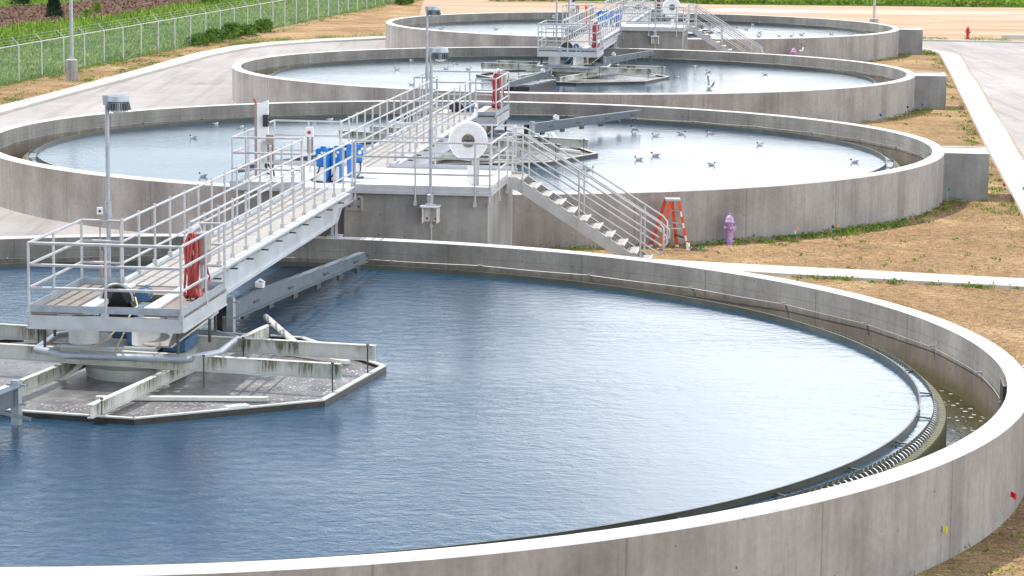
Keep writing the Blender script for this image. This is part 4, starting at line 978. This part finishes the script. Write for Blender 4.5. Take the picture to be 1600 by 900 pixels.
build_hydrant(M_purple, 'lilac fire hydrant right of the orange ladder', (5.25, 63.35, GZ), R_(15), 1.03)
build_hydrant(M_purple, 'distant lilac fire hydrant between the third and farthest tanks', (13.66, 129.4, GZ), 0, 1.25)
build_hydrant(M_redp, 'dark red fire hydrant at the far kerb of the right road', (*G(26.35, 153.9), GZ), 0, 1.05)
q = MB(); q.box(-.7, .7, -.15, .15, 0, .24); o = q.build('kerb_stone', M_kerb); o.location = (*G(29.1, 154.4), GZ); tag(o, 'white concrete block lying beyond the far kerb', 'concrete block')

# ---------------------------------------------------------------- marker flags
FLAGS = [((4.39, 63.2), 'green', 'nearer the orange ladder, against the tank wall'), ((4.63, 63.3), 'green', 'between the ladder flags and the lilac hydrant'), ((4.47, 63.1), 'orange', 'small one beside the green flag by the ladder'),
 ((4.01, 60.28), 'white', 'in the soil near the foot of the stairs'), ((4.33, 60.63), 'green', 'in the soil right of the white flag'), ((6.95, 63.95), 'orange', 'right of the lilac hydrant at the wall'),
 ((6.87, 64.05), 'white', 'right of the lilac hydrant, above the orange flag'), ((7.98, 64.8), 'orange', 'at the wall under a green flag'), ((7.90, 64.85), 'green', 'at the wall midway along the second tank'),
 ((10.1, 68.1), 'orange', 'at the wall near the right end of the second tank'), ((11.45, 71.0), 'green', 'by the wall just left of the outlet box'), ((11.98, 72.3), 'green', 'in the corner of the wall and the outlet box'),
 ((13.73, 73.54), 'red', 'right of the second tank outlet box'), ((14.12, 72.66), 'teal', 'on the kerb at the right edge'), ((13.55, 97.6), 'blue', 'at the wall of the third tank, leftmost'), ((14.9, 100.0), 'blue', 'at the wall of the third tank, middle'),
 ((15.85, 102.6), 'blue', 'at the third tank outlet box'), ((18.6, 113.7), 'blue', 'in the verge right of the third tank'), ((20.42, 127.36), 'pink', 'in the verge by the farthest outlet box'),
 ((5.50, 32.62), 'yellow', 'at the foot of the nearest tank wall'), ((6.80, 35.0), 'red', 'at the foot of the nearest tank wall near the right edge')]
for (x, y), cn, where in FLAGS:
    m = mat(cn+'_flag', FLAGC[cn], .6)
    t = thing('marker_flag', '%s marker flag %s' % (cn, where), 'marker flag', (*G(x, y), GZ), random.uniform(-.9, .9), 'utility marker flags')
    hgt = random.uniform(.24, .42) if cn != 'yellow' else .5
    MB().tube([(0, 0, -.02), (0, 0, hgt)], .004, 5).build('wire_stem', M_alud, t)
    f = MB(); wv = [(k/5*.085, .018*math.sin(k*1.3)) for k in range(6)]; vs = []
    for x_, y_ in wv: vs += [(x_, y_, hgt-x_*.3), (x_, y_+.002, hgt-.075-x_*.5)]
    vs2 = [(a, b_+.002, c_) for a, b_, c_ in vs]; n = len(vs)
    f.add(vs+vs2, [(2*k, 2*k+1, 2*k+3, 2*k+2) for k in range(5)]+[(n+2*k, n+2*k+2, n+2*k+3, n+2*k+1) for k in range(5)])
    f.build('cloth', m, t)

# ---------------------------------------------------------------- gulls
M_gw = mat('white_feathers', rough=.7, build=b_metal((.72, .72, .70), (.82, .82, .80), 30)); M_gg = mat('grey_feathers', rough=.7, build=b_metal((.28, .285, .30), (.40, .405, .425), 30))
M_gb = mat('black_feathers', (.015, .014, .014), .6); M_bill = mat('dark_red_bill', (.12, .02, .02), .5)
def gull_mesh(flap=False):
    mb = MB(); st = [(-.185,.085,.012,.006),(-.15,.075,.035,.014),(-.10,.06,.052,.036),(-.04,.045,.068,.052),(.03,.042,.066,.054),(.08,.055,.048,.048),(.108,.085,.029,.032),(.118,.115,.025,.027),(.130,.140,.030,.028),(.150,.150,.031,.029),(.170,.147,.022,.022),(.182,.143,.010,.010),(.200,.138,.006,.006),(.218,.130,.002,.002)]
    n = 12; vs = []
    for i, (x, z, ry, rz) in enumerate(st):
        k = i; a = st[max(0, i-1)]; b_ = st[min(len(st)-1, i+1)]; dx, dz = b_[0]-a[0], b_[1]-a[1]; l = math.hypot(dx, dz); dx /= l; dz /= l
        for j in range(n):
            th = 2*PI*j/n; u = math.sin(th)*rz; vs.append((x-dz*u, math.cos(th)*ry, z+dx*u))
    fs = []; ms = []
    for i in range(len(st)-1):
        for j in range(n):
            fs.append((i*n+j, i*n+(j+1) % n, (i+1)*n+(j+1) % n, (i+1)*n+j)); ms.append(0 if i < 7 else (2 if i < 11 else 3))
    fs += [tuple(range(n))]; ms.append(0)
    mb.v = [tuple(v) for v in vs]; mb.f = fs; mb.m = ms
    for sy in (-1, 1):
        if not flap:
            W_ = [(.07,.035,.085),(.0,.055,.100),(-.08,.048,.098),(-.15,.030,.100),(-.215,.012,.120)]
            a = []
            for x, y, z in W_: a += [(x, sy*(y+.014), z-.026*(1 if x > -.12 else .35)), (x, sy*(y+.016), z-.01), (x, sy*(y-.016), z+.006)]
            b0 = len(mb.v); mb.v += a
            for i in range(4):
                for j in range(2):
                    mb.f.append((b0+3*i+j, b0+3*i+j+1, b0+3*i+4+j, b0+3*i+3+j)); mb.m.append(1 if i < 2 else 2)
        else:
            W_ = [(.05, .04, .08, .10), (.07, .14, .20, .10), (.02, .20, .34, .08), (-.05, .22, .46, .03)]
            b0 = len(mb.v)
            for x, y, z, ch_ in W_: mb.v += [(x, sy*y, z), (x-ch_, sy*y, z-.01), (x-ch_/2, sy*(y+.012), z)]
            for i in range(3):
                for a1, a2 in ((0, 1), (1, 2), (2, 0)): mb.f.append((b0+3*i+a1, b0+3*i+a2, b0+3*i+3+a2, b0+3*i+3+a1)); mb.m.append(1 if i < 2 else 2)
    return mb
gA = gull_mesh().build('gull', [M_gw, M_gg, M_gb, M_bill], None, True); gF = gull_mesh(True).build('gull', [M_gw, M_gg, M_gb, M_bill], None, True)
RXn, UYn, FWn = np.array(RX), np.array(UY), np.array(fw)
# world positions of the birds on each tank (x, y, facing: -1 left, 1 right)
GULLS = {1: [(-9.661, 79.267, -1), (-9.518, 84.0, 1), (-8.134, 68.741, -1), (-8.6, 82.9, 1), (-6.45, 85.0, -1), (-5.25, 86.6, -1), (-6.0, 85.9, 1), (4.394, 81.54, -1), (5.254, 82.285, 1), (6.179, 82.612, -1), (7.398, 79.007, -1), (3.544, 74.263, -1), (4.074, 75.399, -1), (2.093, 71.546, 1), (5.521, 73.081, 1), (9.638, 74.21, -1), (1.642, 87.4, 1), (.929, 84.435, -1), (3.86, 83.9, -1)],
         2: [], 3: []}
def onwater(px, py):
    d = FWn+((px-800)/4119.13)*RXn-((py-450)/4119.13)*UYn; t_ = (WZ-HCAM)/d[2]; return d[0]*t_, d[1]*t_
T3P = [(643, 95, -1), (620.5, 109, -1), (697, 108, 1), (732, 109, 1), (643, 133, 1), (1058, 121, 1), (1107, 113, -1), (1195, 117, -1), (712, 100, -1), (1085, 104, 1)]
T4P = [(775, 46, -1), (689, 46.5, 1), (1175.7, 38.5, -1), (1152.6, 43, 1), (1166, 46.3, 1), (1143, 46, 1), (1123.5, 51, -1), (1113, 43, -1), (1187, 51.6, 1), (1186, 57.2, 1), (1217.4, 57, -1), (1237, 57, 1), (1252.4, 55, 1), (1299, 54, 1), (1329, 54, -1)]
GULLS[2] = [(*onwater(a, b_), c_) for a, b_, c_ in T3P]; GULLS[3] = [(*onwater(a, b_), c_) for a, b_, c_ in T4P]
ords = ['first', 'second', 'third', 'fourth', 'fifth', 'sixth', 'seventh', 'eighth', 'ninth', 'tenth', 'eleventh', 'twelfth', 'thirteenth', 'fourteenth', 'fifteenth', 'sixteenth', 'seventeenth', 'eighteenth', 'nineteenth', 'twentieth']
first = True
for tk, lst in GULLS.items():
    lst.sort(key=lambda g: g[0]/g[1])
    for k, (x, y, f) in enumerate(lst):
        if first: o = gA; first = False
        else: o = gA.copy(); COL.objects.link(o)
        sc = random.uniform(.62, .78); o.scale = (sc,)*3; o.location = (x, y, WZ-.012)
        o.rotation_euler = (0, 0, (PI if f < 0 else 0)+random.uniform(-.7, .7))
        tag(o, 'black headed gull facing %s, %s from the left of those afloat on the %s tank' % ('left' if f < 0 else 'right', ords[k], ORD[tk]), 'gull', 'gulls on the tank water')
gF.location = (*onwater(1107, 139), WZ+.02); gF.rotation_euler = (.5, 0, .6)
tag(gF, 'gull with raised wings taking off from the third tank', 'gull', 'gulls on the tank water')
o = gF.copy(); COL.objects.link(o); o.location = (14.0, 129.0, GZ+.72); o.scale = (.8,)*3; o.rotation_euler = (.3, 0, 2.6); o['label'] = 'gull flying low beside the distant lilac hydrant'

# ---------------------------------------------------------------- chain link fence
fn = thing('chain_link_fence', 'long chain link fence with angled barbed wire arms at left', 'fence', (F0.x, F0.y, GZ), math.atan2((F1-F0).y, (F1-F0).x))
FL = (F1-F0).length; HF = 1.62
npost = int(FL/2.95)
for k in range(npost+1):
    x = FL*k/npost; q = MB(); q.tube([(x, 0, 0), (x, 0, HF)], .03, 8); q.build('post', M_alud, fn, True)
    q = MB(); q.bar((x, 0, HF), (x, .30, HF+.30), .035, .02, (1, 0, 0)); q.build('barb_arm', M_alud, fn)
q = MB(); q.tube([(0, 0, HF-.02), (FL, 0, HF-.02)], .022, 8); q.build('top_rail', M_alu, fn)
q = MB()
for d_ in (.08, .18, .29): q.bar((0, d_, HF+d_), (FL, d_, HF+d_), .007, .007)
q.build('barbed_wire', M_alud, fn)
q = MB(); stp = .075; k = -HF
while k < FL:
    for sg in (1, -1):
        xa, xb = k, k+HF; za, zb = (0.02, HF-.03) if sg > 0 else (HF-.03, 0.02)
        if xa < 0: f = -xa/HF; za = za+(zb-za)*f; xa = 0
        if xb > FL: f = (FL-xa)/(xb-xa); zb = za+(zb-za)*f; xb = FL
        y0 = .006*sg; hw = .0017
        q.add([(xa-hw, y0, za), (xa+hw, y0, za), (xb+hw, y0, zb), (xb-hw, y0, zb)], [(0, 1, 2, 3)])
    k += stp
M_mesh = mat('zinc_wire', rough=.5, build=b_metal((.52, .60, .60), (.66, .72, .72), 2))
q.build('wire_mesh', M_mesh, fn)

# ---------------------------------------------------------------- vegetation
def leaves(n, posf, size, upright=.5, aspect=.45, seed=1):
    """n leaf blades; posf(n) -> array of base points; returns MB"""
    r = np.random.default_rng(seed); P = posf(r, n); mb = MB()
    az = r.uniform(0, 2*PI, n); el = np.arcsin(np.clip(upright+r.normal(0, .35, n), -.2, 1)); L_ = size*r.uniform(.5, 1.4, n)
    d = np.stack([np.cos(az)*np.cos(el), np.sin(az)*np.cos(el), np.sin(el)], 1)*L_[:, None]
    tw = r.uniform(0, 2*PI, n); rand = np.stack([np.cos(tw), np.sin(tw), r.uniform(-.5, .5, n)], 1)
    s_ = np.cross(d, rand); s_ /= (np.linalg.norm(s_, axis=1)[:, None]+1e-9); s_ *= (L_*aspect/2)[:, None]
    m_ = P+d*.5
    V = np.stack([P, m_+s_, P+d, m_-s_], 1).reshape(-1, 3)
    F = np.arange(4*n).reshape(-1, 4)
    mb.v = [tuple(x) for x in V.tolist()]; mb.f = [tuple(x) for x in F.tolist()]; mb.m = [0]*n
    return mb
def stuff(name, mb, m, label, cat):
    o = mb.build(name, m); return tag(o, label, cat, kind='stuff')
FD = (F1-F0).normalized(); FN = Vector((-FD.y, FD.x))
def behind(x0, x1, d0, d1, p=1., zh=0.):
    def f(r, n):
        a = r.uniform(x0, x1, n); b_ = d0+(d1-d0)*r.uniform(0, 1, n)**p
        k_ = .5+.5*np.sin(a*.9+1.7*np.sin(b_*1.1))*np.sin(b_*1.3+a*.23)
        z = GZ+r.uniform(0, 1, n)*zh*(.3+.7*k_)
        return np.stack([F0.x+FD.x*a+FN.x*b_, F0.y+FD.y*a+FN.y*b_, z], 1)
    return f
def in_poly(P, poly):
    x, y = P[:, 0], P[:, 1]; ins = np.zeros(len(P), bool); n = len(poly)
    for i in range(n):
        x1, y1 = poly[i]; x2, y2 = poly[(i+1) % n]
        c_ = ((y1 > y) != (y2 > y)) & (x < (x2-x1)*(y-y1)/(y2-y1+1e-12)+x1); ins ^= c_
    return ins
def notmulch(f):
    def g(r, n):
        P = f(r, n*2); P = P[~in_poly(P, mul)]; return P[:n]
    return g
def mk(n, f, *a, **k):
    r = np.random.default_rng(3); m_ = len(f(r, n)); 
    return leaves(m_, lambda r_, n_: f(np.random.default_rng(5), n)[:n_], *a, **k)
stuff('weedy_meadow', mk(52000, notmulch(behind(0, FL, .08, 7.5, 1.15, .25)), .24, .55, .34, seed=2), M_leafpale, 'pale green leafy weeds right behind the chain link fence', 'meadow')
stuff('tall_grass', mk(34000, notmulch(behind(6, FL+30, 5.5, 26, 1.0, .2)), .36, .75, .22, seed=4), M_leafbright, 'bright green grass between the fence and the mulch bed', 'grass')
def verge(r, n):
    x = r.uniform(-2, 52, n); y = 199+r.uniform(0, 1, n)**1.3*16+np.where(x > 38, -(x-38)*.13, 0)+.5*np.sin(x*.7)+.3*np.sin(x*2.3); z = GZ+r.uniform(0, .3, n)
    return np.stack([x, y, z], 1)
stuff('verge_grass', leaves(26000, verge, .42, .6, .3, seed=6), M_leafbright, 'rough green grass and weeds along the far edge of the gravel lot', 'grass')
# weeds at the wall feet, kerbs and slab edges
WE = []
def arc_weeds(i, a0, a1, n, rr=.35, dens=1):
    r = np.random.default_rng(int(abs(a0)*10)+i)
    for _ in range(n):
        a = R_(r.uniform(a0, a1)); d = RO+.05+abs(r.normal(0, rr)); WE.append((C[i][0]+d*math.cos(a), C[i][1]+d*math.sin(a), r.uniform(.05, .22), int(r.uniform(6, 34)*dens)))
arc_weeds(1, -62, -36, 95, .30, 1.3); arc_weeds(1, -80, -60, 40, .4, .8); arc_weeds(1, -36, -10, 40, .5, .8); arc_weeds(0, 40, 62, 25, .5, .7); arc_weeds(2, -40, -5, 30, .5); arc_weeds(0, -50, -15, 16, .6, .4); arc_weeds(3, -40, -5, 20, .6)
def line_weeds(pts, n, off, sd_=.2, hh=.16, den=1):
    r = np.random.default_rng(n)
    for _ in range(n):
        k = int(r.integers(0, len(pts)-1)); f = r.uniform(); a, b_ = pts[k], pts[k+1]
        cl = .5+.5*math.sin((k+f)*9.)
        if r.uniform() > .25+.75*cl: continue
        WE.append((a[0]+(b_[0]-a[0])*f+off+r.normal(0, sd_), a[1]+(b_[1]-a[1])*f+r.normal(0, sd_), r.uniform(.3, 1)*hh, int(r.uniform(8, 40)*den)))
line_weeds(kRl[2:9], 200, -.35, .22, .18); line_weeds([G(*p) for p in wn[1:]], 46, 0, .14, .12); line_weeds([(x, y-.12) for x, y in [G(*p) for p in wn[1:]]], 40, 0, .10, .16)
line_weeds(kLo[1:], 150, -.6, .35, .35, 1.4); line_weeds([tuple(F0+Vector((.3, 0))), tuple(F1+Vector((.3, 0)))], 260, .1, .25, .4, 1.3)
line_weeds([(x, y+.7) for x, y in topk[1:]], 150, 0, .5, .55, 2.); line_weeds([(x, y+.8) for x, y in kLo[8:]], 110, 0, .5, .6, 2.)
r = np.random.default_rng(99)
for _ in range(60):
    x, y = r.uniform(4, 13), r.uniform(56, 70)
    WE.append((x, y, r.uniform(.03, .09), int(r.uniform(3, 14))))
for _ in range(120): WE.append((r.uniform(9, 21), r.uniform(88, 135), r.uniform(.04, .14), int(r.uniform(5, 20))))
for _ in range(130):
    k = r.uniform(); WE.append((F0.x+(F1.x-F0.x)*k+r.uniform(.4, 1.6), F0.y+(F1.y-F0.y)*k, r.uniform(.04, .12), int(r.uniform(4, 14))))
pts = []
for x, y, h, n in WE:
    rr = h*1.1+.03
    for _ in range(n): pts.append((x+r.normal(0, rr*.6), y+r.normal(0, rr*.6), GZ+r.uniform(0, h*.5), h))
pts = np.array(pts)
keep = ~((pts[:, 0] > np.interp(pts[:, 1], [k[1] for k in kRl[::-1]], [k[0] for k in kRl[::-1]])-.05) & (pts[:, 1] < 151))
for c_ in C: keep &= np.hypot(pts[:, 0]-c_[0], pts[:, 1]-c_[1]) > RO+.02
pts = pts[keep]
wd = leaves(len(pts), lambda r_, n_: pts[:, :3], .07, .45, .5, seed=8)
# larger leaves on the larger clumps
stuff('weeds', wd, M_weed, 'scattered green weeds at the wall feet and kerb edges', 'weeds')
# straw litter on the soil right of the near tanks
def litter(r_, n):
    x = r_.uniform(-1, 16, n); y = 46+r_.uniform(0, 1, n)**.9*30
    P = np.stack([x, y, np.full(n, GZ+.004)], 1)
    k_ = (np.hypot(x-C[0][0], y-C[0][1]) > RO+.02) & (np.hypot(x-C[1][0], y-C[1][1]) > RO+.02)
    return P[k_]
r0 = np.random.default_rng(21); PL = litter(r0, 42000)
q2 = np.random.default_rng(31); extra = np.stack([q2.uniform(4, 10, 9000), q2.uniform(28, 44, 9000), np.full(9000, GZ+.004)], 1)
extra = extra[np.hypot(extra[:, 0]-C[0][0], extra[:, 1]-C[0][1]) > RO+.02]; PL = np.concatenate([PL, extra])
stuff('straw_litter', leaves(len(PL), lambda r_, n_: PL, .10, .02, .10, seed=12), M_straw, 'loose dry straw scattered over the soil right of the tanks', 'straw')
r4 = np.random.default_rng(44); bn = 9000
CH = np.stack([r4.uniform(-36, -20, bn), r4.uniform(148, 205, bn), np.full(bn, GZ+.012)], 1); CH = CH[in_poly(CH, mul)]
M_chip = leafmat('mulch_chips', [(0, (.07, .035, .025)), (.6, (.18, .10, .07)), (1, (.36, .25, .19))])
stuff('mulch_chips', leaves(len(CH), lambda r_, n_: CH, .22, .15, .4, seed=14), M_chip, 'loose bark chips on the mulch bed', 'mulch')
cl = MB(); rc = np.random.default_rng(77)
for _ in range(1500):
    x = rc.uniform(3, 16); y = 46+rc.uniform()*27
    if any(math.hypot(x-c_[0], y-c_[1]) < RO+.04 for c_ in C): continue
    if 8.2*0 + abs((y-58.3)+(x-6)*.3) < 1.0 and y < 61: continue
    a = rc.uniform(.008, .028)*(1+1.5*(rc.uniform() > .96)); ang = rc.uniform(0, 6.28); c1, s1 = math.cos(ang)*a, math.sin(ang)*a
    cl.add([(x+c1, y+s1, GZ), (x-s1, y+c1, GZ), (x-c1*.9, y-s1, GZ), (x+s1, y-c1*1.2, GZ), (x+c1*.3, y+s1*.4, GZ+a*.9), (x-s1*.4, y-c1*.2, GZ+a*.8)], [(0,1,5,4),(1,2,5),(2,3,4,5),(3,0,4)])
M_clod = mat('soil_clods', rough=.95, build=b_metal((.13, .085, .055), (.36, .26, .17), 3), spec=.15)
stuff('soil_clods', cl, M_clod, 'small clods and stones strewn over the soil right of the tanks', 'clods')
# individual bushes
def bush(name, label, cat, loc, rx, ry, h, n, size, m, conical=False, group=None, seed=1, trunk=True):
    t = thing(name, label, cat, loc, 0, group); r = np.random.default_rng(seed)
    def pf(rr, k):
        a = rr.uniform(0, 2*PI, k); z = rr.uniform(0.02, 1, k)**.8; s_ = (1-z)**.75 if conical else np.sqrt(np.clip(1-(z*1.02-.25)**2/1.0, .02, 1))*(.85+.25*np.sin(3*a+seed)*np.cos(5*z+seed))
        q_ = rr.uniform(.45, 1, k)**.5*s_
        return np.stack([np.cos(a)*rx*q_, np.sin(a)*ry*q_, z*h*.92], 1)
    leaves(n, pf, size, .35, .42, seed=seed).build('crown', m, t)
    q = MB(); q.tube([(0, 0, -.03), (.01, 0, h*.5), (0, .02, h*.8)], [.035, .025, .008], 7); q.build('trunk', M_brown, t)
    for k in range(3):
        a = 2.1*k; q = MB(); q.tube([(0, 0, h*.25), (rx*.5*math.cos(a), ry*.5*math.sin(a), h*.6)], [.018, .006], 5); q.build('limb', M_brown, t)
    return t
bxs = [(-16.75, 139.9, 'front'), (-16.25, 142.9, 'second'), (-15.65, 146.2, 'third'), (-15.1, 149.6, 'fourth'), (-14.55, 153.2, 'rearmost')]
for k, (x, y, nm) in enumerate(bxs):
    bush('bush', '%s of the five dark green bushes in a row along the fence' % nm, 'bush', (*G(x, y), GZ), .55, 1.45, .55+.16*(k % 3), 900, .19, M_leafdark, group='dark bushes along the fence', seed=20+k)
bush('bush', 'round dark bush at the far end of the fence', 'bush', (*G(-7.95, 190.5), GZ), .75, .9, 1.0, 1300, .2, M_leafdark, seed=31)
bush('conifer', 'dark dense conifer beside the tall light pole on the mulch', 'tree', (*G(-28.9, 166.0), GZ), .58, .58, 2.1, 4200, .13, M_conifer, True, seed=33)
bush('conifer', 'dark conifer at the top left corner', 'tree', (*G(-34.2, 183.0), GZ), .75, .75, 2.2, 3600, .16, M_conifer, True, seed=34)
bush('shrub', 'yellow green shrub on the mulch right of the conifer, the larger one', 'shrub', (*G(-27.4, 173.4), GZ), .27, .27, .75, 520, .13, M_leafbright, seed=35)
bush('shrub', 'small yellow green shrub on the mulch nearest the conifer', 'shrub', (*G(-27.3, 168.6), GZ), .25, .25, .52, 420, .12, M_leafbright, seed=36)
bush('shrub', 'small dull green shrub low on the mulch slope', 'shrub', (*G(-26.9, 164.5), GZ), .22, .22, .45, 300, .11, M_leafpale, seed=37)
bush('shrub', 'yellow green shrub behind the fence near its middle', 'shrub', (*G(-21.3, 186.5), GZ), .8, .8, .85, 1100, .2, M_leafbright, seed=38)
